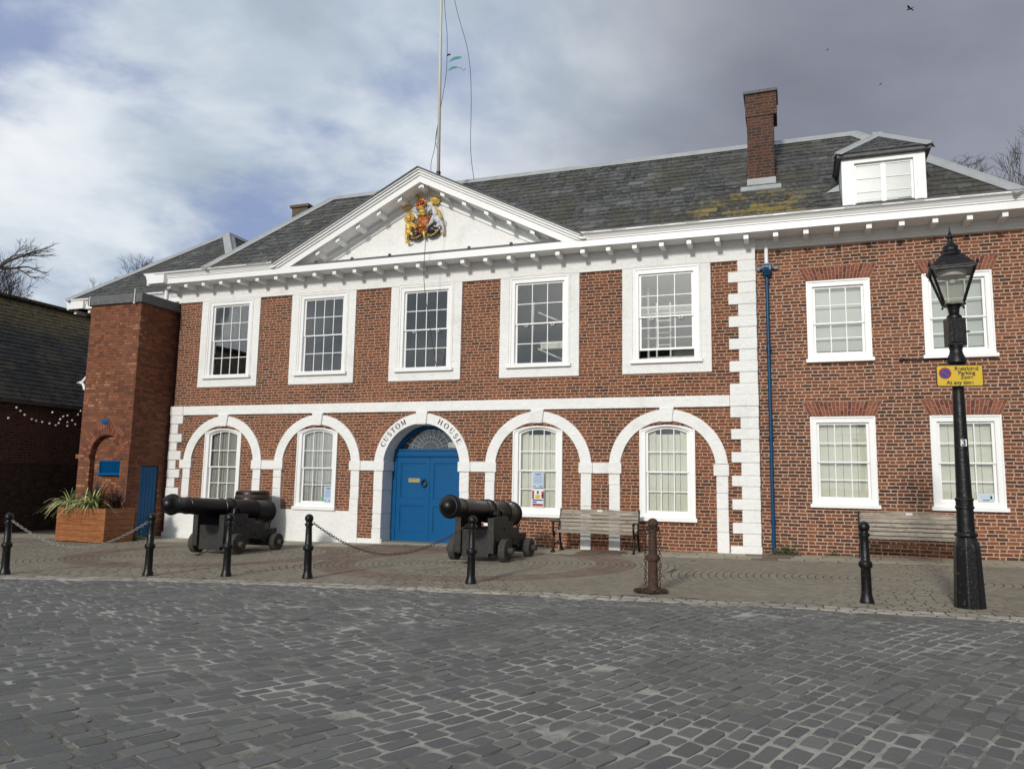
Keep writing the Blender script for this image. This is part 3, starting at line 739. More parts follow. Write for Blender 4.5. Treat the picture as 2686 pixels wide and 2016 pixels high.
def put_word(word,a0,a1,r=1.155,hgt=.135):
    adv=[glyph(c)[1] for c in word]; tot=sum(adv); a=a0; sc=(a0-a1)/tot
    for c,wd in zip(word,adv):
        st,_=glyph(c); am=rad(a-sc*wd/2)
        ox=D+r*math.cos(am); oz=CZ+r*math.sin(am); tx,tz=math.sin(am),-math.cos(am); nx,nz=math.cos(am),math.sin(am)
        for pts_,w in st:
            q=[]
            for x,z in pts_: q.append((x-wd/2,z))
            for i in range(len(q)-1):
                (xa,za),(xb,zb)=q[i],q[i+1]; dx,dz_=xb-xa,zb-za; L=math.hypot(dx,dz_) or 1
                ww=w*1.3 if w!='o' else (.036+.075*abs(dz_/L)**1.5)
                px_,pz_=-dz_/L*ww,dx/L*ww; e=.01 if w=='o' else 0
                cs=[(xa+px_,za+pz_),(xa-px_,za-pz_),(xb-px_,zb-pz_),(xb+px_,zb+pz_)]
                vs=[]
                for (x,z) in cs:
                    X_=ox+(x*tx+z*nx)*hgt; Zz=oz+(x*tz+z*nz)*hgt; vs.append((X_,Zz))
                o=len(lb.v)
                lb.v.extend([(x,-.0585,z) for x,z in vs]); lb.f.append((o,o+1,o+2,o+3))
        a-=sc*wd
put_word('CUSTOM',157,111)
put_word('HOUSE',69,27)
lb.build('lettering',M_['signblack'],H)
# ------------------------------------------------------------------ cornice, pediment, roof
def xprism(b,loop,x0,x1):
    """loop of (y,z) swept from x0 to x1"""
    M=Matrix(((0,1,0,0),(1,0,0,0),(0,0,1,0),(0,0,0,1)))
    return b.prism([loop],x0,x1,M)
PF=[(-.62,7.14),(-.62,7.30),(-.645,7.30),(-.645,7.325),(-.66,7.34),(-.675,7.37),(-.70,7.40),(-.745,7.415),(-.76,7.425),(-.76,7.46),(-.70,7.46),(-.60,7.40),(.06,7.40),(.06,7.14)]
PI=[(-.62,7.142),(-.62,7.31),(.06,7.31),(.06,7.142)]
b=MB()
xprism(b,PF,-17.76,D-4.25); xprism(b,PF,D+4.25,6.72); xprism(b,PI,D-4.25,D+4.25)
# return along the left end
M2=Matrix(((1,0,0,0),(0,1,0,0),(0,0,1,0),(0,0,0,1)))
loop=[(y-17.0,z) for y,z in PF[:9]]+[(-17.76,7.455),(-17.5,7.455),(-17.3,7.39),(-17.0,7.39),(-17.0,7.143)]
b.prism([loop],-.758,3.0)
b.build('cornice',M_['gloss'],H)
for xa,xb in((-17.77,D-4.45),(D+4.45,6.73)):
    b=MB(); b.box(xa,xb,-.772,-.66,7.458,7.478); b.build('gutter_edge',M_['darklead'],H)
b=MB()
BM=[(0.02,6.90),(-.065,6.915),(-.075,6.955),(-.10,6.965),(-.115,7.0),(-.115,7.138),(0.02,7.138)]
xprism(b,BM,-17.115,-.69); xprism(b,[(y+.1,z+.01) for y,z in BM[:-2]]+[(-.015,7.138),(.12,7.138)],-.69,6.0)
b.box(-17.115,-17.0,-.1,3,6.93,7.138)
b.build('bed_moulding',M_['gloss'],H)
bk=MB(); bk.box(-.055,.055,-.53,-.112,7.02,7.141)
k=0
x=-17.022
proto=None
def place(o,x): o.location.x+=x
n=0; x=-16.40-.6215
while x<6.3:
    b=MB(); b.box(x-.055,x+.055,-.53,-.015 if x>-.7 else -.112,7.02,7.1405); b.build('bracket',M_['gloss'],H,bevel=.006); x+=.6215
b=MB(); b.box(-17.53,-17.112,-.25,-.14,7.02,7.1405); b.build('bracket',M_['gloss'],H,bevel=.006)
b=MB(); b.box(-17.53,-17.112,.4,.51,7.02,7.1405); b.build('bracket',M_['gloss'],H,bevel=.006)
SL=.504
def chev(a,c,zcut,y0,y1,b):
    """chevron band between apex heights a (lower) and c (upper)"""
    l=(a-zcut)/SL; u=(c-zcut)/SL
    b.prism([[(D-u,zcut),(D-l,zcut),(D,a),(D+l,zcut),(D+u,zcut),(D,c)]],y0,y1)
b=MB(); chev(9.26,9.44,7.312,-.62,.03,b); chev(9.44,9.50,7.312,-.66,-.3,b); chev(9.50,9.56,7.312,-.705,-.3,b); chev(9.56,9.60,7.39,-.755,-.3,b)
b.build('raking_cornice',M_['gloss'],H,bevel=.004)
b=MB(); chev(9.14,9.26,7.32,-.11,.03,b); chev(9.00,9.14,7.32,-.05,.03,b); b.build('raking_moulding',M_['gloss'],H)
b=MB(); b.prism([[(D-3.95,7.30),(D+3.95,7.30),(D,9.27)]],0,.2); b.build('tympanum',M_['white'],H)
for k in range(-5,6):
    xo=k*.613; 
    if k==0: lp=[(D-.075,9.26-.075*SL-.10),(D,9.16),(D+.075,9.26-.075*SL-.10),(D+.075,9.26-.075*SL+.0),(D,9.262),(D-.075,9.26-.075*SL)]
    else:
        zs=lambda q:9.262-SL*abs(q)
        lp=[(D+xo-.06,zs(xo-.06)-.11),(D+xo+.06,zs(xo+.06)-.11),(D+xo+.06,zs(xo+.06)),(D+xo-.06,zs(xo-.06))]
    b=MB(); b.prism([lp],-.53,-.11); b.build('raking_bracket',M_['gloss'],H,bevel=.005)
b=MB(); b.box(D-3.76,D+3.76,-.60,-.50,7.315,7.375)
for k in range(-3,4):
    if k: b.ball((D+k*1.12+.3,-.58,7.385),.045,.05,.05)
b.box(D+3.5,D+3.72,-.612,-.48,7.315,7.44)
b.build('gutter',M_['darklead'],H)

def clip(poly,clipp):
    out=poly
    n=len(clipp)
    for i in range(n):
        a=clipp[i];c=clipp[(i+1)%n]; res=[]
        if not out: return []
        def ins(p): return (c[0]-a[0])*(p[1]-a[1])-(c[1]-a[1])*(p[0]-a[0])>=-1e-9
        for k in range(len(out)):
            p=out[k];q=out[(k+1)%len(out)]; ip,iq=ins(p),ins(q)
            if ip: res.append(p)
            if ip!=iq:
                d1=(c[0]-a[0])*(p[1]-a[1])-(c[1]-a[1])*(p[0]-a[0]); d2=(c[0]-a[0])*(q[1]-a[1])-(c[1]-a[1])*(q[0]-a[0]); t_=d1/(d1-d2)
                res.append((p[0]+(q[0]-p[0])*t_,p[1]+(q[1]-p[1])*t_))
        out=res
    return out
def slates(b,verts,course=.235,wr=(.22,.42),seed=1,th=.016,skip=None):
    """verts: 3D convex polygon, first edge is the eave (left to right seen from outside)"""
    V=[Vector(v) for v in verts]; O=V[0]; E=(V[1]-V[0]).normalized(); N=E.cross(V[2]-V[0]).normalized(); U=N.cross(E)
    pl=[((v-O).dot(E),(v-O).dot(U)) for v in V]; R2=random.Random(seed)
    W0=min(p[0] for p in pl); W1=max(p[0] for p in pl); H1=max(p[1] for p in pl)
    u=0; row=0
    while u<H1:
        x=W0-R2.random()*.3; cc=course*R2.uniform(.94,1.06)
        while x<W1:
            w=R2.uniform(*wr); db=R2.gauss(0,.006); g=.004
            q=clip([(x+g,u+db),(x+w-g,u+db+R2.gauss(0,.004)),(x+w-g,u+cc+.02),(x+g,u+cc+.02)],pl)
            if len(q)>=3:
                h0=th+R2.uniform(-.003,.007); tw=R2.gauss(0,.004); o=len(b.v); n=len(q)
                up=[]
                for (e_,u_) in q:
                    hh=h0*(1-(u_-u)/(cc+.03))+.004+tw*((e_-x)/w-.5)
                    up.append(O+E*e_+U*u_+N*hh)
                b.v.extend([tuple(p) for p in up]); b.v.extend([tuple(p-N*.02) for p in up])
                b.f.append(tuple(range(o,o+n)))
                for i in range(n): j=(i+1)%n; b.f.append((o+j,o+i,o+n+i,o+n+j))
            x+=w
        u+=cc; row+=1
def hipcap(b,a,c,w=.30,h=.05): b.bar(a,c,w,h)
def cap2(b,a,c,w,n1,n2,th=.022):
    a=Vector(a);c=Vector(c);d_=(c-a).normalized()
    for n_,sg in((Vector(n1),1),(Vector(n2),-1)):
        n_=n_.normalized(); s_=n_.cross(d_).normalized()
        o_=s_ if (s_.z<0) else -s_
        b.bar(a+o_*w/2,c+o_*w/2,w,th,up=n_)
    b.tube([a,c],.035,8)
ZE=7.42; S0=.964; YR=2.3; ZR=ZE+S0*(YR+.75)
A_=(-15.7,-.75,ZE);B2_=(4.45,-.75,ZE);C2=(1.70,YR,ZR);D2=(-13.5,YR,ZR)
E2=(-15.7,5.35,ZE);F2=(4.45,5.35,ZE)
b=MB()
zt=9.615; yb=-.75+(zt-ZE)/S0
PL=(D-4.30,-.75,ZE);PR=(D+4.30,-.75,ZE);PB=(D,yb,zt);PT_=(D,YR,ZR)
b.add([D2,C2,E2,F2],[(0,1,3,2)]); b.add([A_,PL,PB,PT_,D2],[(0,1,2,3,4)]); b.add([PR,B2_,C2,PT_,PB],[(0,1,2,3,4)]); b.add([A_,D2,E2],[(0,1,2)]); b.add([B2_,F2,C2],[(0,1,2)])
b.box(-17.5,6.4,.22,8.0,7.16,7.36); b.box(-17.5,D-4.4,-.6,.21,7.37,7.41); b.box(D+4.4,6.4,-.6,.21,7.37,7.41)  # unseen flat decks added to keep sun out of the rooms below
roof=b.build('roof',M_['darklead'],H)
b=MB(); slates(b,[A_,PL,PB,PT_,D2],seed=3); slates(b,[PR,B2_,C2,PT_,PB],seed=4); slates(b,[B2_,F2,C2],seed=5); slates(b,[E2,A_,D2],seed=6); o=b.build('slates',M_['slate'],roof)
b=MB(); nf=Vector((0,-S0,1)); nb=Vector((0,S0,1))
cap2(b,(A_[0],A_[1],A_[2]+.045),(D2[0],D2[1],D2[2]+.045),.24,nf,(-1.39,0,1)); cap2(b,(D2[0],YR,ZR+.05),(C2[0],YR,ZR+.05),.20,nf,nb); cap2(b,(B2_[0],B2_[1],B2_[2]+.045),(C2[0],C2[1],C2[2]+.045),.24,nf,(1.07,0,1))
b.build('lead_ridge',M_['lead'],roof,bevel=.02)
# pediment roof
b=MB()
for s_ in(-1,1):
    b.add([(D,-.76,zt),(D,yb,zt),(D+s_*4.36,-.76,zt-4.36*SL)],[(0,1,2)])
    b.add([(D,-.76,zt-.02),(D+s_*4.36,-.76,zt-4.36*SL-.02),(D+s_*4.36,-.76,zt-4.36*SL+.0),(D,-.76,zt+.0)],[(0,1,2,3)])
    b.bar((D,-.74,zt+.0),(D+s_*4.36,-.74,zt-4.36*SL+.0),.10,.03)
b.build('pediment_roof',M_['darklead'],H)
# chimney
b=MB(); b.box(-.84,-.235,.5,1.15,8.2,10.88); b.box(-.87,-.16,.48,1.2,10.32,10.88)
ch=b.build('chimney',M_['brickc'],H,bevel=.01)
b=MB(); b.box(-.91,-.13,.43,1.23,10.882,10.955); b.build('cap',M_['darklead'],ch,bevel=.01)
b=MB(); b.box(-.86,-.215,.475,1.17,8.3,8.78); b.bar((-1.0,.30,8.47),(-.1,.30,8.47),.22,.03,up=(0,-.69,.72)); b.build('lead_flashing',M_['lead'],ch)
# dormer ------------------------------------------------------------
DX0,DX1,DY=1.12,2.72,-.66
b=MB()
b.prism([rect(DX0,DX1,7.41,8.53),rect(1.37,2.49,7.46,8.41)],DY,DY+.12)
b.prism([rect(1.31,2.55,7.43,8.46),rect(1.37,2.49,7.46,8.41)],DY-.025,DY)
b.box(DX0,DX0+.08,DY+.12,1.2,7.43,8.53); b.box(DX1-.08,DX1,DY+.12,1.2,7.43,8.53)
b.box(DX0+.08,DX1-.08,1.1,1.2,7.43,8.53)
dm=b.build('dormer',M_['gloss'],H,bevel=.006)
b=MB()
hs=[]
for cx0,cx1 in((1.38,1.915),(1.945,2.48)):
    for k in range(3): hs.append(rect(cx0+.03,cx1-.03,7.49+.295*k+.01,7.49+.295*(k+1)-.01))
b.prism([rect(1.37,2.49,7.46,8.41)]+hs,DY+.04,DY+.075); b.box(1.92,1.94,DY+.02,DY+.04,7.46,8.41)
b.build('casement',M_['gloss'],dm,bevel=.003)
b=MB(); b.box(1.38,2.48,DY+.055,DY+.06,7.47,8.40); b.build('pane',M_['glassd'],dm)
b=MB(); b.box(1.22,2.62,DY+.14,DY+.16,7.42,8.5); b.build('blind',plain('glare_cream',(.86,.80,.60),.7,0,.05),dm)  # cream backing stands in for sky glare reflected in the dormer panes
a=(1.01,-.80,8.60);c=(2.84,-.80,8.60);p=(1.93,.12,9.33);ye=-.75+(9.33-ZE)/S0; ye2=-.75+(8.60-ZE)/S0
b=MB(); slates(b,[a,c,p],seed=21,course=.19,wr=(.2,.36)); slates(b,[c,(2.84,ye2+.1,8.6),(1.93,ye+.1,9.33),p],seed=22); slates(b,[(1.01,ye2+.1,8.6),a,p,(1.93,ye+.1,9.33)],seed=23)
b.build('dormer_slates',M_['slate'],dm)
b=MB(); b.add([a,c,p],[(0,1,2)]); b.add([c,(2.84,ye2+.1,8.6),(1.93,ye+.1,9.33),p],[(0,1,2,3)]); b.add([(1.01,ye2+.1,8.6),a,p,(1.93,ye+.1,9.33)],[(0,1,2,3)])
b.box(1.03,2.82,-.78,.7,8.535,8.595); b.build('dormer_eaves',M_['darklead'],dm)
b=MB(); fl=Vector((0,-.62,.78)); cap2(b,(1.01,-.80,8.63),(1.93,.12,9.36),.15,fl,(-.62,0,.78)); cap2(b,(2.84,-.80,8.63),(1.93,.12,9.36),.15,fl,(.62,0,.78)); hipcap(b,p[:2]+(9.38,),(1.93,ye+.05,9.38),.2,.05); b.build('lead_ridge',M_['lead'],dm,bevel=.01)
b=MB(); b.add([(.82,-.22,8.0),(1.10,-.18,8.02),(1.10,-.05,8.22),(1.10,.02,8.1)],[(0,1,2),(0,2,3),(0,3,1),(1,2,3)]); b.build('lead_flashing',M_['lead'],dm)
# rooms behind the upper windows -------------------------------------
b=MB(); b.box(-16.6,-.8,3.3,3.4,-.5,7.1); b.box(-16.6,-.8,.36,3.3,3.7,3.8); b.box(-16.6,-.8,.36,3.3,6.95,7.05)
for x in(-13.6,-10.5,-7.35,-4.25): b.box(x-.05,x+.05,.36,3.3,3.8,6.95)
b.box(-.66,5.6,2.5,2.6,-.5,7.1)
b.build('interior_wall',M_['interior'],H)
b=MB(); b.box(-16.9,6.0,7.9,8.0,-.6,7.16); b.build('back_wall',M_['brick'],H)
# downpipe ------------------------------------------------------------
b=MB(); b.tube([(-.46,.0,7.14),(-.46,.0,6.5)],.045,12); o=b.build('upper_pipe',M_['gloss'],H,smooth=40)
b=MB()
b.tube([(-.46,.03,6.35),(-.45,.03,gz(-.45)+.02)],.04,14)
for z in(6.12,4.62,4.58,2.66,2.62,.84,.80): b.lathe([(.04,z),(.056,z),(.056,z+.035),(.04,z+.035)],14,T(-.455,.03,0))
dp=b.build('downpipe',M_['pipeblue'],H,smooth=40)
b=MB(); b.lathe([(.05,6.28),(.07,6.31),(.105,6.36),(.125,6.40),(.125,6.50),(.145,6.51),(.145,6.545),(.12,6.545)],4,T(-.455,-.03,0)@Rz(rad(45))@Matrix.Diagonal((1.15,1.15,1,1)))
b.box(-.70,-.60,.08,.1,6.44,6.50);b.box(-.61,-.30,-.0,.1,6.45,6.48);b.box(-.31,-.21,.03,.045,6.44,6.50)
for k in range(2): b.tube([(-.50,-.158,6.46-.035*k),(-.455,-.16,6.43-.035*k),(-.41,-.158,6.46-.035*k)],.008,6)
b.build('hopper_head',M_['pipeblue'],dp,bevel=.005)
b=MB(); b.tube([(-17.25,-.35,7.14),(-17.25,-.35,6.55)],.06,12); b.build('vent_pipe',M_['gloss'],H,smooth=40)

# ------------------------------------------------------------------ white rails standing in for reflections in the last upper windows
lt=thing('reflection_rails','white rails imitating reflections just inside the rightmost upper sash window','rail',(-2.8,.9,3.8),world=True)
b=MB()
for x in(-3.05,-2.72): b.tube([(x,.75,3.8),(x,.75,6.0)],.022,8)
for z in(4.65,4.95,5.25,5.55,5.85): b.tube([(-3.05,.75,z),(-2.72,.75,z)],.018,8)
b.build('reflection_frame',M_['gloss'],lt)
b=MB()
for z in(4.62,5.1,5.7): b.tube([(-3.4,.62,z),(-2.0,.62,z)],.02,8)
b.tube([(-3.25,.7,3.8),(-3.25,.7,6.4)],.03,8); b.build('rail',M_['gloss'],lt)
lt=thing('reflection_tubes','white tubes imitating reflections inside the fourth upper sash window','rail',(-5.6,.8,3.8),world=True)  # tubes and panel added in place of pale reflections on the glass
b=MB(); b.tube([(-6.25,.7,3.85),(-6.2,.7,6.2)],.025,8); b.tube([(-6.1,.8,5.95),(-5.0,.8,5.45)],.022,8); b.tube([(-6.1,.8,5.0),(-5.0,.8,4.5)],.022,8)
b.build('tube',M_['gloss'],lt)
b=MB(); b.box(-6.05,-5.0,.85,.87,5.0,5.2); b.build('panel',M_['cream'],lt)

# ------------------------------------------------------------------ papers in the windows
def poster(name,label,x0,x1,z0,z1,y,base,bits,cat='notice'):
    p_=thing(name,label,cat,((x0+x1)/2,y,z0),world=True)
    b=MB(); b.box(x0,x1,y,y+.004,z0,z1); b.build('sheet',M_[base],p_)
    for nm,m,rs in bits:
        b=MB()
        for (a,c,e,f) in rs: b.box(x0+(x1-x0)*a,x0+(x1-x0)*c,y-.002,y,z0+(z1-z0)*e,z0+(z1-z0)*f)
        b.build(nm,M_[m],p_)
    return p_
TL=[(.2,.8,.86,.90),(.3,.7,.80,.83)]+[(.12,.88,z,z+.012) for z in(.70,.64,.58,.50,.44,.38,.30)]+[(.1,.3,.07,.12),(.6,.9,.07,.12)]
poster('notice','pale blue printed notice in the lower right pane of the second ground floor window',-11.79,-11.53,.99,1.40,.030,'paper',[('print','signblue',TL)])
poster('notice','pale blue printed notice just below the meeting rail of the window right of the door',-5.95,-5.66,1.47,1.85,.030,'paper',[('print','signblue',TL)])
poster('event_poster','colourful picture poster in the bottom middle pane of the window right of the door',-5.95,-5.66,1.01,1.43,.030,'paperw',
   [('picture','signred',[(.0,.18,.55,.95)]),('picture','signred',[(.82,1,.5,.9)]),('picture','signred',[(.04,.96,.06,.20)]),('title','yellow',[(.28,.70,.48,.70)]),('band','signblue',[(.05,.95,.36,.44),(.05,.4,.24,.32),(.0,.18,.46,.54)]),('figure','signblack',[(.42,.58,.76,.92),(.85,.97,.6,.72)])],'poster')
s_=MB(); s_.lathe([(.045,0),(.045,.004)],20,T(-11.86,.034,1.07)@Matrix.Rotation(rad(90),4,'X')); tag(s_.build('sticker',M_['greensticker']),'small round green sticker on the second ground floor window','sticker')
poster('window_leaflet','small blue leaflet low in the ground floor window behind the lamp post',3.47,3.76,1.375,1.53,.125,'blind',[('picture','paper',[(.15,.9,.2,.85)]),('edge','signblue',[(.3,.7,.1,.2),(.75,.85,.3,.7)])],'leaflet')

# ------------------------------------------------------------------ stair tower
TW=thing('brick_tower','plain square red brick tower with flat grey coping and a blocked arch','tower',(-18,.2,-.2),world=True)
YF=-1.39; cx=-17.965
b=MB()
arcn=[(cx+.555,.9)]
nic=[(cx-.555,-.6+.45),(cx+.555,-.6+.45),(cx+.555,2.16)]+arc(cx,2.16,.555,0,180,18)[1:-1]+[(cx-.555,2.16)]
b.prism([rect(-18.95,-17.12,-.6,6.42),nic],YF,YF+.16)
b.box(-18.95,-17.12,YF+.16,YF+.3,-.6,6.42)
# side wall facing right with the doorway
Ms=Matrix(((0,1,0,-17.12),(1,0,0,0),(0,0,1,0),(0,0,0,1)))   # prism (y,z) plane, thickness in x
b.prism([[(YF+.3,-.6),(-.92,-.6),(-.92,1.88),(-.26,1.88),(-.26,-.6),(1.8,-.6),(1.8,6.42),(YF+.3,6.42)]],-.30,-.028,Ms)
b.box(-17.16,-17.103,YF+.004,-.96,2.17,6.415)
b.box(-17.5,-17.42,-.93,-.25,-.6,1.9)
b.box(-18.95,-18.7,YF+.3,1.8,-.6,6.42); b.box(-18.7,-17.5,1.6,1.8,-.6,6.42); b.box(-18.7,-17.45,YF+.3,1.6,6.2,6.4)
tw=b.build('wall',M_['brickt'],TW)
b=MB(); b.box(-19.02,-18.525,YF-.045,YF+.02,2.05,2.165); b.build('impost_band',M_['brickt'],TW,bevel=.006)
b=MB(); b.prism([rect(-17.405,-17.07,2.05,2.165)],YF-.045,-.93); b.build('impost_band',M_['brickt'],TW,bevel=.006)
b=MB(); n=26
for ring,(r0,r1) in enumerate(((.56,.70),(.71,.86))):
    for i in range(n):
        a0=180*i/n+.5+ring*3.4*0; a1=180*(i+1)/n-.5
        b.prism([[(cx+r0*math.cos(rad(a0)),2.17+r0*math.sin(rad(a0))),(cx+r1*math.cos(rad(a0)),2.17+r1*math.sin(rad(a0))),(cx+r1*math.cos(rad(a1)),2.17+r1*math.sin(rad(a1))),(cx+r0*math.cos(rad(a1)),2.17+r0*math.sin(rad(a1)))]],YF-.012,YF+.1)
b.build('arch_ring',M_['lintel'],TW)
b=MB(); b.box(-19.03,-17.03,YF-.07,1.9,6.42,6.66); b.box(-19.0,-17.06,YF-.03,1.8,6.66,6.70); b.build('coping',M_['darklead'],TW,bevel=.015)
b=MB(); 
for k in range(5): b.bar((-18.22,YF+.115,1.70+.06*k),(-17.50,YF+.115,1.70+.06*k),.012,.058,up=(0,-.6,.8))
b.prism([rect(-18.26,-17.46,1.63,2.0),rect(-18.22,-17.50,1.665,1.965)],YF+.08,YF+.15); b.box(-18.33,-17.44,YF+.03,YF+.16,1.595,1.635)
b.box(-18.22,-17.50,YF+.14,YF+.155,1.66,1.97)
b.build('louvre_vent',M_['blue'],TW)
b=MB(); b.box(-18.19,-17.95,YF-.012,YF+.01,3.0,3.13); b.build('blue_plate',M_['blue'],TW,bevel=.004)
b=MB(); b.box(-17.22,-17.185,-.90,-.28,-.18,1.86)
for k in range(5): b.box(-17.186,-17.178,-.895+.122*k,-.785+.122*k,-.17,1.85)
td=b.build('door',M_['blue'],TW)
b=MB(); b.box(-17.16,-16.85,-.95,-.25,-.25,-.09); b.build('door_step',M_['concrete'],TW,bevel=.01)
b=MB(); b.tube([(-18.94,YF-.09,6.40),(-18.94,YF-.09,6.68)],.012,6); b.tube([(-17.28,YF-.09,6.44),(-17.28,YF-.09,6.80)],.012,6); b.ball((-17.28,YF-.09,6.40),.03)
b.build('conductor_rod',M_['gloss'],TW)
# scrolled bracket on its left side
sb=MB(); 
sb.tube([(-19.0,-1.25,4.62),(-19.06,-1.25,4.40),(-19.2,-1.25,4.25),(-19.42,-1.25,4.22)],[.02,.035,.045,.012],8)
sb.tube([(-19.02,-1.25,3.92),(-19.1,-1.25,4.05),(-19.2,-1.25,4.2),(-19.33,-1.25,4.2)],[.03,.04,.035,.01],8)
sb.tube([(-19.1+.07*math.cos(a*.6),-1.25,4.08+.07*math.sin(a*.6)) for a in range(10)],.014,8)
sb.tube([(-18.97,-1.25,3.85),(-18.97,-1.25,4.66)],.02,8)
tag(sb.build('scroll_bracket',M_['gloss'],smooth=True),'white scrolled metal bracket on the left edge of the brick tower','bracket')

# ------------------------------------------------------------------ rear building
RB=thing('rear_building','slate roofed brick building behind the tower with a white bracketed cornice','building',(-19.5,5,-.2),world=True)
b=MB(); b.box(-22.3,-17.05,1.85,14,-.6,7.1); b.build('wall',M_['brick'],RB)
b=MB(); xprism(b,[(y+1.82,z-.03) for y,z in PF],-23.0,-16.9)
b.prism([[(y-22.3,z-.03) for y,z in PF[:9]]+[(-23.0,7.42),(-22.5,7.38),(-22.2,7.36),(-22.2,7.11)]],1.1,13)
b.box(-22.4,-17.0,1.72,1.86,6.8,7.11); b.build('cornice',M_['gloss'],RB)
x=-22.75
while x<-17.1:
    b=MB(); b.box(x-.055,x+.055,1.30,1.72,6.99,7.11); b.build('bracket',M_['gloss'],RB); x+=.62
pa,pb,pc,pe=(-23.0,1.08,7.40),(-15.9,1.08,7.40),(-19.45,4.65,10.52),(-19.45,13,10.52)
b=MB(); b.add([pa,pb,pc,pe,(-15.9,14,7.4),(-23,14,7.4)],[(0,1,2),(1,4,3,2),(0,2,3,5)]); rr=b.build('roof',M_['darklead'],RB)
b=MB(); slates(b,[pa,pb,pc],seed=31); slates(b,[pb,(-15.9,13,7.4),pe,pc],seed=32); b.build('slates',M_['slate'],rr)
b=MB(); n1_=Vector((0,-.874,1)); cap2(b,(pa[0],pa[1],7.44),(pc[0],pc[1],10.565),.24,n1_,(-.88,0,1)); cap2(b,(pb[0],pb[1],7.44),(pc[0],pc[1],10.565),.24,n1_,(.88,0,1)); cap2(b,(pc[0],pc[1],10.565),(pe[0],pe[1],10.565),.2,(-.88,0,1),(.88,0,1)); b.build('lead_ridge',M_['lead'],rr,bevel=.02)
M_['brickg']=mat('mossy_brick',brick_fn([(.07,.055,.035),(.12,.095,.055),(.16,.11,.06)],(.17,.14,.1),seed=19,dark=.6,mort_dark=.7),bumpd=.006)
b=MB(); b.box(-18.45,-17.72,7.0,7.75,8,12.22); b.box(-18.52,-17.65,6.93,7.82,12.22,12.33); b.build('chimney',M_['brickg'],RB,bevel=.01)

# ------------------------------------------------------------------ dark building at the left edge
LB=thing('brick_warehouse','dark brick and stone warehouse with a mossy slate roof at the left edge','building',(-26,-3,-.3),world=True)
XW=-23.9; XR=-27.35; XB=-30.8; ZEv=3.96; ZRg=8.1; YB=13.0
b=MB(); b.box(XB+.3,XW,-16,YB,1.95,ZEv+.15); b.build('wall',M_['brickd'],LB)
M_['rubble']=mat('dark_rubble',lambda t,co:(lambda vo:{'c':t.mix(t.step(vo.outputs['Distance'],0.02,.09),(.03,.02,.015),t.mix(t.noise(co,5,4),(.035,.02,.014),(.085,.05,.034))),'h':vo.outputs['Distance']})(
   (lambda v_:(t.put(v_.inputs['Vector'],t.vm('MULTIPLY',co,(1,1,1.7))),setattr(v_.inputs['Scale'],'default_value',2.6),v_)[-1])(t.new('ShaderNodeTexVoronoi',feature='DISTANCE_TO_EDGE'))),rough=.95,bumpd=.05)
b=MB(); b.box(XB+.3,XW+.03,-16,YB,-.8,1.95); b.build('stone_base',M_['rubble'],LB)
q=[(XW+.28,-16,ZEv),(XW+.28,YB,ZEv),(XR,YB,ZRg),(XR,-16,ZRg)]
b=MB(); b.add(q,[(0,1,2,3)]); b.add([(XB,YB,ZEv),(XB,-16,ZEv),(XR,-16,ZRg),(XR,YB,ZRg)],[(0,1,2,3)]); b.add([(XB,YB-.01,ZEv),(XW+.25,YB-.01,ZEv),(XR,YB-.01,ZRg-.01)],[(0,1,2)])
b.add([(XB,-15.99,ZEv),(XW+.25,-15.99,ZEv),(XR,-15.99,ZRg-.01)],[(0,1,2)])
b.box(XW-.1,XW+.27,-16,YB,ZEv-.08,ZEv); lr=b.build('roof',M_['darklead'],LB)
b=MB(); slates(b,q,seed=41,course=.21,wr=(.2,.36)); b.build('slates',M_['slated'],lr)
b=MB(); b.bar((XR,-16,ZRg+.04),(XR,YB,ZRg+.04),.30,.13); b.build('ridge_tiles',M_['slated'],lr,bevel=.03)
SLt=thing('string_lights','strings of small white globe bulbs hung in front of the dark brick wall','lights',(-20.5,-1,3.1),world=True)
BL=[(-2.41,3.12),(-2.2,3.43),(-2.07,3.35),(-1.93,3.25),(-1.7,3.15),(-1.56,3.11),(-1.36,3.09),(-1.12,3.07),(-.91,3.03),(-.82,3.1),(-1.06,3.4),(-.78,3.22),(-.69,3.31),(-.55,3.35),(-.53,3.15),(-.52,3.04),(-.37,3.22),(-.25,3.11),(-.19,3.41),(-.11,3.53),(-2.9,3.2),(-3.2,3.32),(0.05,3.25),(.12,3.1)]
b=MB()
for path in ([20,0,2,3,4,5,6,7,8,15,17,23],[21,1,2,3,9,11,12,13,16,18,22],[10,11,14,15,17],[10,13,18,19]):
    pt=[(-20.5,BL[i][0],BL[i][1]+.05) for i in path]; b.tube(pt,.006,5)
b.build('cable',M_['signblack'],SLt)
for y,z in BL:
    b=MB(); b.ball((-20.5,y,z),.03,n=10,m=8); b.build('bulb',M_['bulb'],SLt,smooth=True)
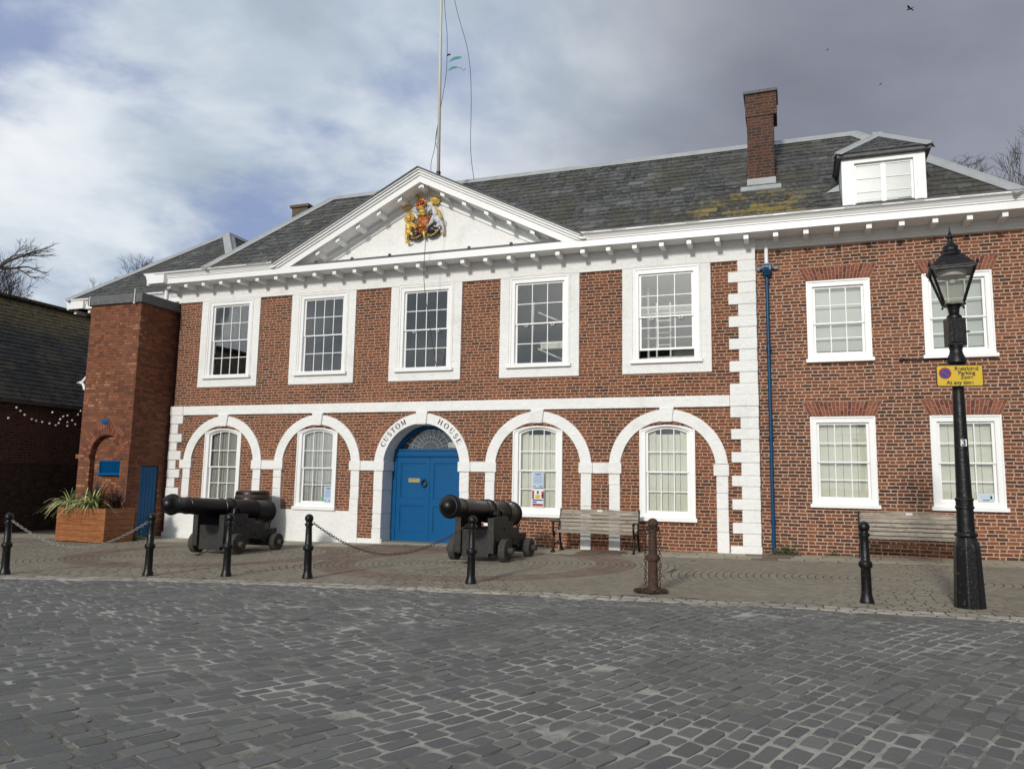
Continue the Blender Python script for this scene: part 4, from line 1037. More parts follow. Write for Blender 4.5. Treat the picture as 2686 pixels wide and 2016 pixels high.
# ------------------------------------------------------------------ cannons
def make_cannon(loc,az,label):
    t_=thing('cannon',label,'cannon',loc,az,'black cannons on timber carriages before the custom house')
    tilt=math.atan2(1.088-.858,3.16)
    # bore axis: local x forward, passes through (0,0,.978)
    Mb=T(0,0,.978)@Matrix.Rotation(-tilt,4,'Y')@Matrix.Rotation(rad(90),4,'Y')   # lathe z -> local x
    pr=[(0.0,-1.93),(.05,-1.92),(.085,-1.87),(.08,-1.80),(.045,-1.76),(.06,-1.73),(.14,-1.70),(.20,-1.67),(.235,-1.655),(.252,-1.645),(.252,-1.59),(.236,-1.575),(.236,-1.52),(.243,-1.515),(.243,-1.49),(.232,-1.48),(.226,-1.12),(.233,-1.115),(.236,-1.09),(.228,-1.075),(.219,-1.06),(.207,-.35),(.217,-.345),(.222,-.31),(.212,-.29),(.196,-.275),(.190,-.06),(.198,-.055),(.198,-.035),(.186,-.03),(.158,.95),(.167,.955),(.167,.985),(.156,.99),(.153,1.18),(.160,1.20),(.172,1.27),(.190,1.33),(.198,1.36),(.203,1.362),(.203,1.385),(.194,1.39),(.194,1.41),(.186,1.415),(.186,1.44),(.172,1.45),(.165,1.475),(.12,1.48)]
    b=MB(); b.lathe([(r_*1.06,z_) for r_,z_ in pr],40,Mb); b.ball((0,0,1.455),.165,.165,.15,n=28,m=12,M=Mb)
    for v in(-1,1): b.lathe([(.075,0),(.075,.13)],16,Mb@T(.06,0,-.20)@Matrix.Rotation(rad(90)*-v,4,'X')@T(0,0,.17))
    b.v=b.v; b.build('gun_barrel',M_['cannon'],t_,smooth=38)
    top=[(.30,.18),(.30,.845),(-.46,.845),(-.46,.745),(-.72,.745),(-.72,.62),(-1.05,.62),(-1.05,.49),(-1.50,.49),(-1.50,.20),(-1.08,.20),(-.92,.27),(-.60,.31),(-.30,.27),(-.16,.18)]
    for s_ in(-1,1):
        b=MB(); b.prism([top],s_*.345-.065,s_*.345+.065)
        y=s_*.42
        for x,z in((-.25,.62),(-.75,.40),(-1.3,.36),(.1,.42)): b.lathe([(.028,-.022),(.036,0),(.028,.022)],10,T(x,y-s_*.01,z)@Matrix.Rotation(rad(90),4,'X'))
        c=b.build('cheek',M_['carriage'],t_,bevel=.012)
        b=MB(); b.tube([(-.10,s_*.345-.03,.86),(-.12,s_*.345-.03,.95),(-.2,s_*.345-.03,1.0),(-.30,s_*.345-.03,.95),(-.33,s_*.345-.03,.86)],.022,8)
        b.box(.02,-.42,s_*.345-.05,s_*.345+.05,.846,.862); b.build('cap_square',M_['cannon'],c)
    b=MB(); b.box(.12,.24,-.28,.28,.10,.62); b.box(-1.45,-1.30,-.28,.28,.2,.45); b.box(-1.2,-.2,-.2,.2,.36,.42)
    b.build('transom',M_['carriage'],t_,bevel=.012)
    for x,r in((0,.225),(-1.34,.195)):
        b=MB(); b.box(x-.09,x+.09,-.43,.43,r-.09,r+.09)
        ML=T(x,0,r)@Matrix.Rotation(rad(90),4,'X'); b.lathe([(.062,-.70),(.066,-.42),(.066,.42),(.062,.70)],14,ML)
        ax=b.build('axle',M_['wheelwood'],t_,bevel=.008)
        for s_ in(-1,1):
            b=MB(); b.lathe([(.07,-.07),(r-.012,-.07),(r,-.058),(r,.058),(r-.012,.07),(.07,.07)],28,T(x,s_*.528,r)@Matrix.Rotation(rad(90),4,'X'))
            for k in range(4):
                a=rad(45+90*k); b.lathe([(.014,-.078),(.018,-.07),(.018,.07),(.014,.078)],8,T(x+.13*math.cos(a),s_*.528,r+.13*math.sin(a))@Matrix.Rotation(rad(90),4,'X'))
            b.build('wheel',M_['wheelwood'],t_,smooth=35)
    b=MB(); b.tube([(-1.44,.25,.45),(-1.44,.25,.60)],.017,6); b.tube([(-1.44,.25+.035*math.cos(rad(a)),.635+.035*math.sin(rad(a))) for a in range(0,360,30)],.014,6,closed=True)
    b.tube([(.26,.05,.12),(.34,.0,.06),(.48,-.08,.02)],.016,6); b.tube([(.48+.05*math.cos(rad(a)),-.08+.05*math.sin(rad(a)),.02) for a in range(0,360,30)],.012,6,closed=True)
    b.build('ring_bolt',M_['rust'],t_)
    b=MB(); b.box(-.12,.12,-.62,.62,-.03,.012); b.build('floor_pad',M_['concrete'],t_)
    return t_
make_cannon((-11.768,-4.004,gz(-11.77)),rad(-90.31),'black cannon in front of the two left arches, the cask standing behind it')
make_cannon((-5.788,-3.641,gz(-5.79)),rad(-91.17),'black cannon just right of the blue door, its muzzle before the doorway')

# ------------------------------------------------------------------ cask
ck=thing('cask','big dark oak cask standing on end against the wall behind the left cannon','cask',(-13.42,-.80,gz(-13.4)))
pr=[(.40,0),(.42,.03)]+[(.42+.075*math.sin(math.pi*i/12),.03+1.25*i/12) for i in range(1,12)]+[(.42,1.28),(.405,1.33),(.36,1.33),(.355,1.29),(.02,1.29)]
b=MB(); b.lathe(pr,36); b.build('staves',M_['cask'],ck,smooth=40)
for z0 in(.08,.30,.86,1.10,1.24):
    b=MB(); f=lambda z:.42+.075*math.sin(math.pi*max(0,min(1,(z-.03)/1.25)))
    b.lathe([(f(z0)+.001,z0),(f(z0)+.008,z0+.005),(f(z0+.05)+.008,z0+.05),(f(z0+.055)+.001,z0+.055)],36,cap=False); b.build('hoop',M_['cannon'],ck,smooth=40)

# ------------------------------------------------------------------ bollards and chains
def make_bollard(m='black',s=1.0):
    t_=thing('bollard','x','bollard',(0,0,0))
    b=MB(); pr=[(.085,-.03),(.085,.02),(.078,.05),(.068,.08),(.062,.12),(.058,.42),(.06,.425),(.078,.44),(.083,.47),(.078,.50),(.06,.515),(.056,.52),(.048,.80),(.05,.81),(.066,.82),(.066,.85),(.05,.86),(.046,.875)]
    b.lathe([(r*s,z) for r,z in pr],20); b.build('post',M_[m],t_,smooth=38)
    b=MB(); b.ball((0,0,.93),.068*s,.068*s,.07,n=20,m=12); b.build('ball_finial',M_[m],t_,smooth=True)
    return t_
BO=[(-12.22,-8.47,'black bollard at the far left with a pale chain running right from it'),
 (-9.86,-7.83,'black bollard in front of the tower door, the pale chain ending at it'),
 (-8.63,-7.45,'black bollard without a chain, standing before the left cannon'),
 (-7.22,-7.27,'black bollard with a dark chain starting towards the door, left of the doorway'),
 (-4.56,-7.0,'black bollard standing right in front of the right cannon'),
 (.81,-7.13,'black bollard flaking to rust by the left end of the second bench')]
proto=make_bollard()
for i,(x,y,l) in enumerate(BO):
    o=proto if i==0 else copy_tree(proto)
    o.location=(x,y,gz(x)); o.rotation_euler[2]=i*1.3; o['label']=l; o['group']='bollards along the pavement edge'
    o.rotation_euler[0]=rad((.6,-.8,.3,.5,-.4,.9)[i]); o.rotation_euler[1]=rad((-1.0,.6,.2,1.0,.0,-.6)[i])
ob=make_bollard('rust',1.10); ob.location=(-1.84,-7.1,gz(-1.84)); ob['label']='brown rusty bollard with a chain hanging down it and coiled at its foot'; ob['group']='bollards along the pavement edge'
def link(b,p,d_,k,L=.062,w=.032,r=.0050):
    d_=d_.normalized(); s_=d_.cross(Vector((0,0,1))); 
    if s_.length<.1: s_=Vector((1,0,0))
    s_.normalize(); u=d_.cross(s_).normalized(); a=s_ if k%2 else u
    pts_=[p+d_*(L/2-.5*w)*math.copysign(1,math.cos(q))*(1 if abs(math.cos(q))>.01 else 0)+d_*w/2*math.cos(q)+a*w/2*math.sin(q) for q in [2*math.pi*i/12 for i in range(12)]]
    b.tube(pts_,r,5,closed=True)
def chain(name,label,pts_,m,L=.062):
    # walk the polyline
    b=MB(); pts_=[Vector(p) for p in pts_]; k=0; acc=0; step=L-.018
    for a,c in zip(pts_,pts_[1:]):
        seg=(c-a).length; dn=(c-a)/seg if seg else Vector((1,0,0))
        while acc<seg: link(b,a+dn*acc,dn,k,L); k+=1; acc+=step
        acc-=seg
    return tag(b.build(name,M_[m],smooth=True),label,'chain')
def sag(a,c,s_,n=40):
    a=Vector(a);c=Vector(c); out=[]
    for i in range(n+1):
        f=i/n; p=a.lerp(c,f); p.z-=s_*4*f*(1-f)*(1-.12*(1-4*f*(1-f))); out.append(p)
    return out
g=lambda i:gz(BO[i][0])
chain('chain','pale galvanised chain sagging in front of the planter',sag((-12.16,-8.46,g(0)+.86),(-9.92,-7.84,g(1)+.86),.42),'chain')
chain('chain','dark rusty chain sagging in front of the blue door',sag((-7.16,-7.27,g(3)+.86),(-4.62,-7.0,g(4)+.86),.46),'rust')
x0,y0=-1.84,-7.1; z0=gz(x0); pts_=[]
R2=random.Random(4)
for i in range(14): pts_.append((x0-.092-.01*(i%2),y0-.03,z0+.86-.06*i))
for i in range(48):
    a=i*.62; r=.095+.085*abs(math.sin(i*1.3)); pts_.append((x0+r*1.35*math.cos(a)-.03,y0-.02+r*math.sin(a),z0+.02+.02*abs(math.sin(i*.9))))
for i in range(13): pts_.append((x0+.092+.008*(i%2),y0-.02,z0+.05+.065*i))
ringp=[(x0+.085*math.cos(a),y0+.085*math.sin(a),z0+.87) for a in [i*math.pi/6 for i in range(13)]]
chain('chain','brown rusty chain looped over and heaped round the rusty bollard',pts_+ringp,'rust')

# ------------------------------------------------------------------ benches
def make_bench():
    t_=thing('bench','x','bench',(0,0,0)); W2=.90
    for i in range(3):
        b=MB(); b.box(-W2,W2,-.30+.135*i,-.30+.135*i+.115,.415+.006*i,.445+.006*i); b.build('seat_slat',M_['benchwood'],t_,bevel=.008)
    for i in range(5):
        z=.50+.083*i; y=.115+.028*i; b=MB(); b.bar((-W2,y,z),(W2,y,z),.024,.070,up=(0,.3,1)); b.build('back_slat',M_['benchwood'],t_,bevel=.006)
    b=MB(); y=.265
    n=12; vs=[]
    lp=[(-W2,.842),(W2,.842)]+[(W2-2*W2*i/n,.90+.030*math.exp(-((W2-2*W2*i/n)/.5)**2)) for i in range(n+1)]
    b.prism([lp],y-.013,y+.013); b.build('top_rail',M_['benchwood'],t_,bevel=.006)
    b=MB(); b.box(-.045,.075,y-.018,y-.012,.875,.918); b.build('plaque',M_['paperw'],t_)
    for s_ in(-1,1):
        x=s_*(W2+.0); b=MB()
        cv=lambda pts_,r:b.tube([(x,p[0],p[1]) for p in pts_],r,8)
        cv([(-.40,.02),(-.34,.05),(-.31,.16),(-.33,.28),(-.28,.40),(-.2,.43),(.1,.43)],.026)
        cv([(.36,.02),(.28,.06),(.22,.2),(.16,.33),(.10,.43),(.16,.6),(.25,.80),(.28,.93)],.026)
        cv([(-.31,.30),(-.36,.45),(-.38,.58),(-.35,.64),(-.25,.66),(0,.65),(.17,.64)],.024)
        cv([(-.31,.12),(-.05,.19),(.22,.14)],.018); b.ball((x,-.37,.64),.035); 
        b.box(x-.035,x+.035,-.45,-.30,-.03,.03); b.box(x-.035,x+.035,.26,.42,-.03,.03)
        b.build('cast_end',M_['black'],t_,smooth=50)
    return t_
bn=make_bench(); bn.location=(-4.175,-.72,gz(-4.17)); bn['label']='weathered slatted bench with black iron ends between the fourth and fifth arches'; bn['group']='benches along the brick front'
b2=copy_tree(bn); b2.location=(2.13,-.66,gz(2.13)); b2['label']='weathered slatted bench below the right wing windows, partly behind the lamp post'

# ------------------------------------------------------------------ street lamp
LX,LY=1.93,-7.12; LZ=gz(LX)
LP=thing('street_lamp','black cast iron street lamp with a square glass lantern','street lamp',(LX,LY,LZ),rad(8))
oc=math.pi/8
b=MB(); b.lathe([(.178,-.03),(.172,.0),(.148,.62),(.143,.72),(.136,.74),(.118,.79),(.112,.83)],8,Rz(oc)); b.lathe([(.12,.83),(.128,.84),(.128,.87),(.11,.885)],20)
b.build('base',M_['black'],LP,bevel=.012)
b=MB(); b.lathe([(.098,.885),(.093,1.16),(.105,1.17),(.105,1.19),(.095,1.20),(.095,1.255),(.104,1.265),(.104,1.28),(.086,1.30),(.066,2.55),(.062,2.85),(.075,2.87),(.075,2.90),(.085,2.92),(.110,2.95),(.105,3.0),(.080,3.05),(.068,3.1),(.078,3.13),(.078,3.16)],24)
b.lathe([(.075,3.50),(.085,3.505),(.085,3.53),(.058,3.56),(.065,3.62),(.080,3.66),(.085,3.68)],20)
b.build('column',M_['black'],LP,smooth=38)
b=MB(); b.box(-.105,.105,-.08,.08,3.155,3.50); b.box(-.075,.075,-.095,-.08,3.19,3.46); b.lathe([(.012,0),(.012,.05)],8,T(.105,-.04,3.33)@Matrix.Rotation(rad(90),4,'Y')); b.build('ballast_box',M_['black'],LP,bevel=.02)
b=MB(); b.tube([(-.62,.0,2.99),(-.06,0,3.0)],.014,8); b.ball((-.63,0,2.99),.03,n=10,m=8); b.build('ladder_rest',M_['black'],LP,smooth=True)
hl=lambda r,z:[(r,z)]
ln=Rz(rad(-14)); q4=Rz(rad(45))
Zb,Zt=3.68,4.11; rb,rt=.105*1.414,.238*1.414
b=MB()
for k in range(4):
    a=rad(45+90*k); b.bar((rb*math.cos(a),rb*math.sin(a),Zb),(rt*math.cos(a),rt*math.sin(a),Zt),.022,.022)
for z,r,h in((Zb,rb,.02),(Zt,rt,.03)):
    for k in range(4):
        a=rad(45+90*k);a2=rad(135+90*k); b.bar((r*math.cos(a),r*math.sin(a),z),(r*math.cos(a2),r*math.sin(a2),z),.026,h)
b.lathe([(.09,Zb-.04),(.11,Zb-.02),(.155,Zb)],4,q4)
LC=lambda pr,n,*a:b.lathe([(r*.93,z-.10) for r,z in pr],n,*a)
LC([(.40,4.21),(.405,4.235),(.375,4.245)],4,q4)
LC([(.375,4.24),(.30,4.29),(.225,4.36),(.195,4.385)],4,q4)
LC([(.14,4.38),(.15,4.40),(.128,4.415),(.12,4.44),(.125,4.455),(.10,4.47),(.092,4.51),(.098,4.52),(.075,4.54),(.045,4.58),(.03,4.595),(.03,4.62),(.045,4.64),(.038,4.665),(.018,4.685),(.022,4.70),(.012,4.72),(.004,4.79)],20)
for k in range(4):
    a=rad(45+90*k); b.ball((.367*math.cos(a),.367*math.sin(a),4.15),.018,.018,.03,n=8,m=6); b.ball((rb*1.12*math.cos(a),rb*1.12*math.sin(a),Zb-.02),.014,n=8,m=6)
b.v=[tuple(ln@Vector(p)) for p in b.v]
lan=b.build('lantern',M_['black'],LP)
b=MB()
for k in range(4):
    a=rad(45+90*k);a2=rad(135+90*k); e=.97
    b.add([(rb*e*math.cos(a),rb*e*math.sin(a),Zb),(rb*e*math.cos(a2),rb*e*math.sin(a2),Zb),(rt*e*math.cos(a2),rt*e*math.sin(a2),Zt),(rt*e*math.cos(a),rt*e*math.sin(a),Zt)],[(0,1,2,3)])
b.v=[tuple(ln@Vector(p)) for p in b.v]; b.build('pane',M_['glassl'],lan)
b=MB(); b.lathe([(.10,4.01),(.16,4.03),(.17,4.10)],20); b.ball((0,0,3.98),.05,n=12,m=8); b.build('lamp_fitting',M_['gloss'],lan,smooth=40)
b=MB(); b.box(-.033,.033,-.094,-.078,1.915,1.995); pl3=b.build('number_plate',M_['paperw'],LP)
def text_obj(body,size,m,parent,loc,rot,name='lettering',bold=0,align='CENTER'):
    cu=bpy.data.curves.new(name,'FONT'); cu.body=body; cu.size=size; cu.align_x=align; cu.extrude=.0006; cu.offset=bold
    tmp=bpy.data.objects.new('tmp',cu); COL.objects.link(tmp); dg=bpy.context.evaluated_depsgraph_get()
    me=bpy.data.meshes.new_from_object(tmp.evaluated_get(dg)); bpy.data.objects.remove(tmp); me.name=name; me.materials.clear(); me.materials.append(m)
    o=bpy.data.objects.new(name,me); COL.objects.link(o); o.parent=parent; o.location=loc; o.rotation_euler=rot; return o
text_obj('3',.095,M_['signblack'],pl3,(0,-.0955,1.922),(rad(90),0,0),bold=.003)
# sign strapped to the lamp column
SG=thing('parking_sign','yellow restricted parking sign fixed to the lamp post','sign',(LX,LY-.10,LZ+2.63),rad(8))
def rrect(w,h,r,n=5):
    out=[]
    for cx_,cz_,a0 in((w-r,-h+r,-90),(w-r,h-r,0),(-w+r,h-r,90),(-w+r,-h+r,180)):
        for i in range(n+1): a=rad(a0+90*i/n); out.append((cx_+r*math.cos(a),cz_+r*math.sin(a)))
    return out
b=MB(); b.prism([[(x,z+.14) for x,z in rrect(.262,.133,.025)]],-.02,-.008); b.box(-.05,.05,-.008,.03,.05,.09); b.box(-.05,.05,-.008,.03,.19,.23); sp=b.build('back_plate',M_['signblack'],SG)
b=MB(); b.prism([[(x,z+.14) for x,z in rrect(.252,.123,.018)]],-.0225,-.0202); yp=b.build('yellow_plate',M_['yellow'],SG)
b=MB(); b.lathe([(.07,0),(.07,.002)],32,T(-.162,-.0228,.17)@Matrix.Rotation(rad(90),4,'X')); b.build('red_ring',M_['signred'],yp)
b=MB(); b.lathe([(.052,0),(.052,.002)],32,T(-.162,-.0252,.17)@Matrix.Rotation(rad(90),4,'X')); b.build('blue_disc',M_['signblue'],yp)
b=MB(); b.bar((-.162-.04,-.0278,.17+.04),(-.162+.04,-.0278,.17-.04),.002,.016,up=(1,0,1)); b.build('red_bar',M_['signred'],yp)
for body,x,z in(('Restricted',.078,.205),('Parking',.078,.152),('Zone',.078,.100),('At any time',.0,.034)):
    text_obj(body,.064,M_['signblack'],yp,(x,-.0240,z),(rad(90),0,0),bold=.0018)

# ------------------------------------------------------------------ planter and plants
PT=thing('planter','large orange timber planter box beside the tower','planter',(-17.52,-1.95,gz(-17.4)),rad(-2))
hx,hy,hh=.87,.46,.90
b=MB()
for k in range(6):
    z=.02+k*.145
    b.box(-hx+.05,hx-.05,-hy,-hy+.03,z+.002,z+.142); b.box(-hx+.05,hx-.05,hy-.03,hy,z+.002,z+.142)
    b.box(-hx,-hx+.03,-hy+.05,hy-.05,z+.002,z+.142); b.box(hx-.03,hx,-hy+.05,hy-.05,z+.002,z+.142)
for sx in(-1,1):
    for sy in(-1,1): b.box(sx*hx-.03*(1 if sx>0 else -1)-.03,sx*hx-.03*(1 if sx>0 else -1)+.03,sy*hy-.03*(1 if sy>0 else -1)-.03,sy*hy-.03*(1 if sy>0 else -1)+.03,0,.895)
b.build('box',M_['cedar'],PT,bevel=.006)
b=MB(); b.box(-hx+.03,hx-.03,-hy+.03,hy-.03,.2,.86); b.build('soil',M_['pot'],PT)
def strap_plant(name,label,x,y,z,n,L,m,seed,spread=1.0,w=.022):
    R2=random.Random(seed); b=MB()
    for i in range(n):
        a=R2.random()*2*math.pi; l=L*R2.uniform(.55,1.1); lean=R2.uniform(.25,1.0)*spread; bx,by=R2.gauss(0,.05),R2.gauss(0,.05)
        prev=None; vs=[];k=7
        for j in range(k+1):
            f=j/k; r=l*lean*(f**1.3); h=l*(f*(1.1-.35*lean)-f*f*f*.75*lean); ww=w*(1-f**2.2)*R2.uniform(.9,1.0)+.001
            px_,py_=x+bx+r*math.cos(a),y+by+r*math.sin(a); nx,ny=-math.sin(a)*ww,math.cos(a)*ww
            vs+= [(px_+nx,py_+ny,z+h),(px_-nx,py_-ny,z+h+.004)]
        b.add(vs,[(2*j,2*j+1,2*j+3,2*j+2) for j in range(k)])
    return tag(b.build(name,M_[m],smooth=True),label,'plant')
pz=gz(-17.4)+.84
strap_plant('strap_leaf_plant','pale striped strap leaf plant spilling over the left end of the planter',-18.12,-2.2,pz,130,.74,'leafg',1,1.3)
strap_plant('strap_leaf_plant','pale striped strap leaf plant in the middle front of the planter',-17.35,-2.26,pz,150,.80,'leafg',2,1.3)
strap_plant('strap_leaf_plant','tall dark purple strap leaf plant at the back of the planter',-17.7,-1.8,pz,110,.95,'leafp',3,.75,.02)
strap_plant('strap_leaf_plant','dark leaved plant at the right end of the planter',-16.95,-1.85,pz,70,.72,'leafp',4,.7,.018)
def weed(name,label,x,y,n,s_,seed,m='leafw'):
    R2=random.Random(seed); b=MB(); z=gz(x)
    for i in range(n):
        px_,py_,pz_=x+R2.gauss(0,s_),y-abs(R2.gauss(0,s_*.35)),z+abs(R2.gauss(0,s_*.75)); a=R2.random()*6.28; q=R2.uniform(.015,.035)
        d1=Vector((math.cos(a),math.sin(a),R2.uniform(-.4,.9))).normalized()*q; d2=d1.orthogonal().normalized()*q*.45
        c=Vector((px_,py_,pz_)); b.add([c-d1,c+d2,c+d1,c-d2],[(0,1,2,3)])
        if i%6==0: b.tube([(x,y,z),(px_,py_,pz_)],.003,4)
    return tag(b.build(name,M_[m]),label,'weed')
weed('weed','bushy green weed at the wall foot beside the blue downpipe',-.22,-.0,260,.15,3)
weed('weed','tiny green weed growing at the wall foot below the left wing window',.75,.06,50,.05,5)
weed('weed','low weeds between the planter and the tower door',-16.75,-1.35,260,.22,7)
weed('weed','tuft of grass at the foot of the rightmost wall',4.3,.05,60,.08,9)

# ------------------------------------------------------------------ flagpole
FP=thing('flagpole','off white flagpole rising behind the pediment with loose ropes','flagpole',(-8.96,.5,9.5),world=True)
b=MB(); b.tube([(-8.93,.5,9.4),(-8.99,.5,13.5),(-9.05,.5,17.5)],[.047,.040,.032],14); b.build('pole',M_['pole'],FP,smooth=True)
b=MB(); b.tube([(-8.935,.5,9.6),(-8.935,.5,9.98)],.062,14); b.build('collar',M_['signblack'],FP,smooth=40)
ZY=.5
def rope(pts_,r=.009):
    b=MB(); P_=[Vector((x,ZY+dy,z)) for x,z,dy in pts_]; out=[]
    for i in range(len(P_)-1):
        p0=P_[max(i-1,0)];p1=P_[i];p2=P_[i+1];p3=P_[min(i+2,len(P_)-1)]
        for k in range(6):
            t_=k/6; out.append(.5*((2*p1)+(p2-p0)*t_+(2*p0-5*p1+4*p2-p3)*t_*t_+(3*p1-p0-3*p2+p3)*t_**3))
    out.append(P_[-1]); b.tube(out,r,5); b.build('rope',M_['rope'],FP)
rope([(-9.0,17.3,0),(-8.91,15.03,0),(-8.80,14.0,0),(-8.78,13.29,0),(-8.80,12.7,0),(-8.96,11.6,0),(-9.07,10.7,0),(-9.14,10.25,-.05),(-8.92,9.77,-.5),(-8.54,8.72,-1.4),(-8.57,7.5,-1.38),(-8.59,6.38,-1.3),(-8.52,4.48,-.62)],.008)
rope([(-9.0,17.3,0),(-8.6,14.97,0),(-8.15,13.35,0),(-8.02,12.11,0),(-8.08,10.6,.2),(-8.13,9.9,.6)],.008)
rope([(-8.96,11.6,0),(-9.05,10.9,0),(-8.94,10.55,0)],.008)
def rag(name,label,x,z,L,h,seed):
    R2=random.Random(seed); b=MB(); n=10; vs=[]
    for i in range(n+1):
        f=i/n; w=h*math.sin(math.pi*(f*.92+.04))**.7*(.35+f*.65); zc=z+.02*math.sin(f*5)+f*.10
        vs+=[(x+L*f,ZY+.02*math.sin(f*7),zc-w/2),(x+L*f,ZY+.01+.02*math.sin(f*6+1),zc+w/2)]
    b.add(vs,[(2*i,2*i+2,2*i+3,2*i+1) for i in range(n)]); b.build(name,M_['green'],FP,smooth=True)
rag('cloth_rag','',-8.78,13.14,.44,.14,1); rag('cloth_rag','',-8.79,12.87,.33,.12,2)
b=MB(); b.tube([(-8.78,.5,13.32),(-8.74,.5,13.36),(-8.68,.5,13.35)],[.012,.03,.025],6); b.tube([(-8.46,.5,12.92),(-8.36,.5,12.9),(-8.26,.5,12.80),(-8.2,.5,12.86)],.006,5); b.build('rope',M_['rope'],FP)

# ------------------------------------------------------------------ coat of arms
CA=thing('coat_of_arms','painted and gilded carved royal coat of arms with lion and unicorn on the pediment','coat of arms',(-9.03,-.05,7.85),world=True)
def PP(x,y,dp=.08): return (-9.03+(x-805)*.00138+.0, -dp, 8.50-(y-810)*.00122+(x-805)*.00010)
def blob(b,x,y,rx,ry,dp=.08,rd=None): c=PP(x,y,dp); b.ball(c,rx*.00138,(rd or min(rx,ry))*.0013,ry*.00122,n=12,m=8)
def limb(b,pts_,rs,dp=.1): b.tube([PP(x,y,dp) for x,y in pts_],[r*.0013 for r in rs],8)
b=MB(); blob(b,805,930,150,165,.07,55); b.build('shield',M_['red'],CA,smooth=True)
b=MB(); 
for x,y in((745,870),(870,870),(745,990),(865,985)):
    for k in range(3): limb(b,[(x-38,y-28+28*k),(x-5,y-38+28*k),(x+38,y-22+28*k)],[7,9,6],.135)
limb(b,[(805,780),(805,1085)],[6,6],.145); limb(b,[(665,930),(945,930)],[6,6],.14)
b.build('charges',M_['gold'],CA,smooth=True)
b=MB(); b.tube([PP(805+168*math.cos(a),925+180*math.sin(a),.08) for a in [i*math.pi/14 for i in range(28)]],.022,8,closed=True); b.build('garter',M_['navy'],CA,smooth=True)
b=MB(); b.tube([PP(805+190*math.cos(a),925+202*math.sin(a),.075) for a in [i*math.pi/14 for i in range(28)]],.006,6,closed=True); b.tube([PP(805+148*math.cos(a),925+160*math.sin(a),.095) for a in [i*math.pi/14 for i in range(28)]],.006,6,closed=True)
for k in range(14):
    a=k*math.pi/7+.2; blob(b,805+168*math.cos(a),925+180*math.sin(a),9,11,.104)
b.build('garter_edge',M_['gold'],CA,smooth=True)
b=MB(); blob(b,775,690,62,60,.12); blob(b,770,745,85,28,.12); blob(b,755,610,58,22,.13)
limb(b,[(690,760),(770,715),(850,755)],[16,26,16],.13)
b.build('helmet',M_['gold'],CA,smooth=True)
b=MB()
for x,y in((610,560),(630,640),(660,700),(590,600),(900,560),(930,640),(880,700),(950,590),(860,620)):
    blob(b,x,y,48,26,.06); limb(b,[(x-30,y-20),(x,y+14),(x+34,y-6)],[10,16,8],.08)
b.build('mantling',M_['silver'],CA,smooth=True)
b=MB(); blob(b,690,510,44,50,.13); blob(b,780,495,52,55,.14); b.build('crown_cap',M_['red'],CA,smooth=True)
b=MB(); limb(b,[(650,565),(740,580),(835,560)],[18,20,18],.15); limb(b,[(655,560),(650,480),(715,430),(740,560)],[10,12,12,10],.16); limb(b,[(835,555),(850,470),(790,430),(740,430)],[10,12,12,12],.16); blob(b,742,415,20,20,.16)
# crest lion on the crown
limb(b,[(690,400),(740,375),(800,370)],[22,26,24],.15); blob(b,665,310,34,38,.16); limb(b,[(680,350),(700,385)],[24,24],.15)
for x in(690,720,790,812): limb(b,[(x,385),(x-4,435)],[13,11],.15)
limb(b,[(815,365),(840,330),(825,300)],[9,8,13],.15)
b.build('crown',M_['gold'],CA,smooth=True)
b=MB()  # lion supporter
R2=random.Random(5)
blob(b,510,775,50,62,.17); blob(b,528,845,32,26,.20); blob(b,505,775,80,88,.12,50)
for k in range(22):
    a=k*2*math.pi/22; limb(b,[(510+70*math.cos(a),775+75*math.sin(a)),(510+112*math.cos(a+.15),775+118*math.sin(a+.15))],[17,8],.14)
blob(b,505,980,78,125,.12); blob(b,500,1100,70,90,.12)
limb(b,[(540,900),(620,960),(690,1030)],[34,28,20],.16); limb(b,[(545,960),(610,990),(665,1060)],[30,24,18],.15)
limb(b,[(500,1130),(570,1150),(600,1210)],[48,36,24],.14); limb(b,[(470,1130),(450,1220),(470,1300),(520,1320)],[44,30,22,20],.13)
limb(b,[(460,1120),(415,1060),(420,1010)],[9,8,8],.10)
b.build('lion',M_['gold'],CA,smooth=True)
# flourishes
for cx_,cy_,rx_,ry_ in((430,505,88,62),(1045,460,105,100)):
    b=MB()
    for k in range(5):
        f=1-k*.17; b.tube([PP(cx_+rx_*f*math.cos(a),cy_+ry_*f*math.sin(a),.10+.02*k) for a in [math.pi*(-.1+i*.13) for i in range(11)]],.020,7)
    blob(b,cx_,cy_,rx_*.7,ry_*.65,.10); b.build('tail_flourish',M_['gold'],CA,smooth=True)
b=MB()  # unicorn supporter
limb(b,[(980,640),(930,690),(905,740)],[46,34,24],.16); limb(b,[(1010,640),(1050,760),(1080,860)],[48,56,72],.13)
limb(b,[(1080,860),(1120,960),(1180,1020)],[74,62,56],.12); limb(b,[(1040,850),(990,940),(950,1010),(890,1060)],[38,26,20,16],.16); limb(b,[(1020,900),(1000,980),(930,1040)],[30,22,16],.15)
limb(b,[(1180,1010),(1215,1090),(1235,1170),(1225,1240)],[50,32,20,18],.13); limb(b,[(1150,1030),(1120,1090),(1060,1085)],[40,26,18],.14)
limb(b,[(1200,960),(1250,950),(1245,1030)],[10,10,10],.1); limb(b,[(930,1140),(990,1120),(1060,1060)],[18,22,18],.14)
b.build('unicorn',M_['silver'],CA,smooth=True)
b=MB(); 
for k in range(6): limb(b,[(1060+18*k,640+45*k),(1100+17*k,670+45*k),(1105+19*k,715+42*k)],[20,20,12],.14)
b.build('unicorn_mane',M_['gold'],CA,smooth=True); b=MB(); limb(b,[(945,610),(830,460)],[9,3],.16); b.build('horn',M_['gold'],CA,smooth=True)
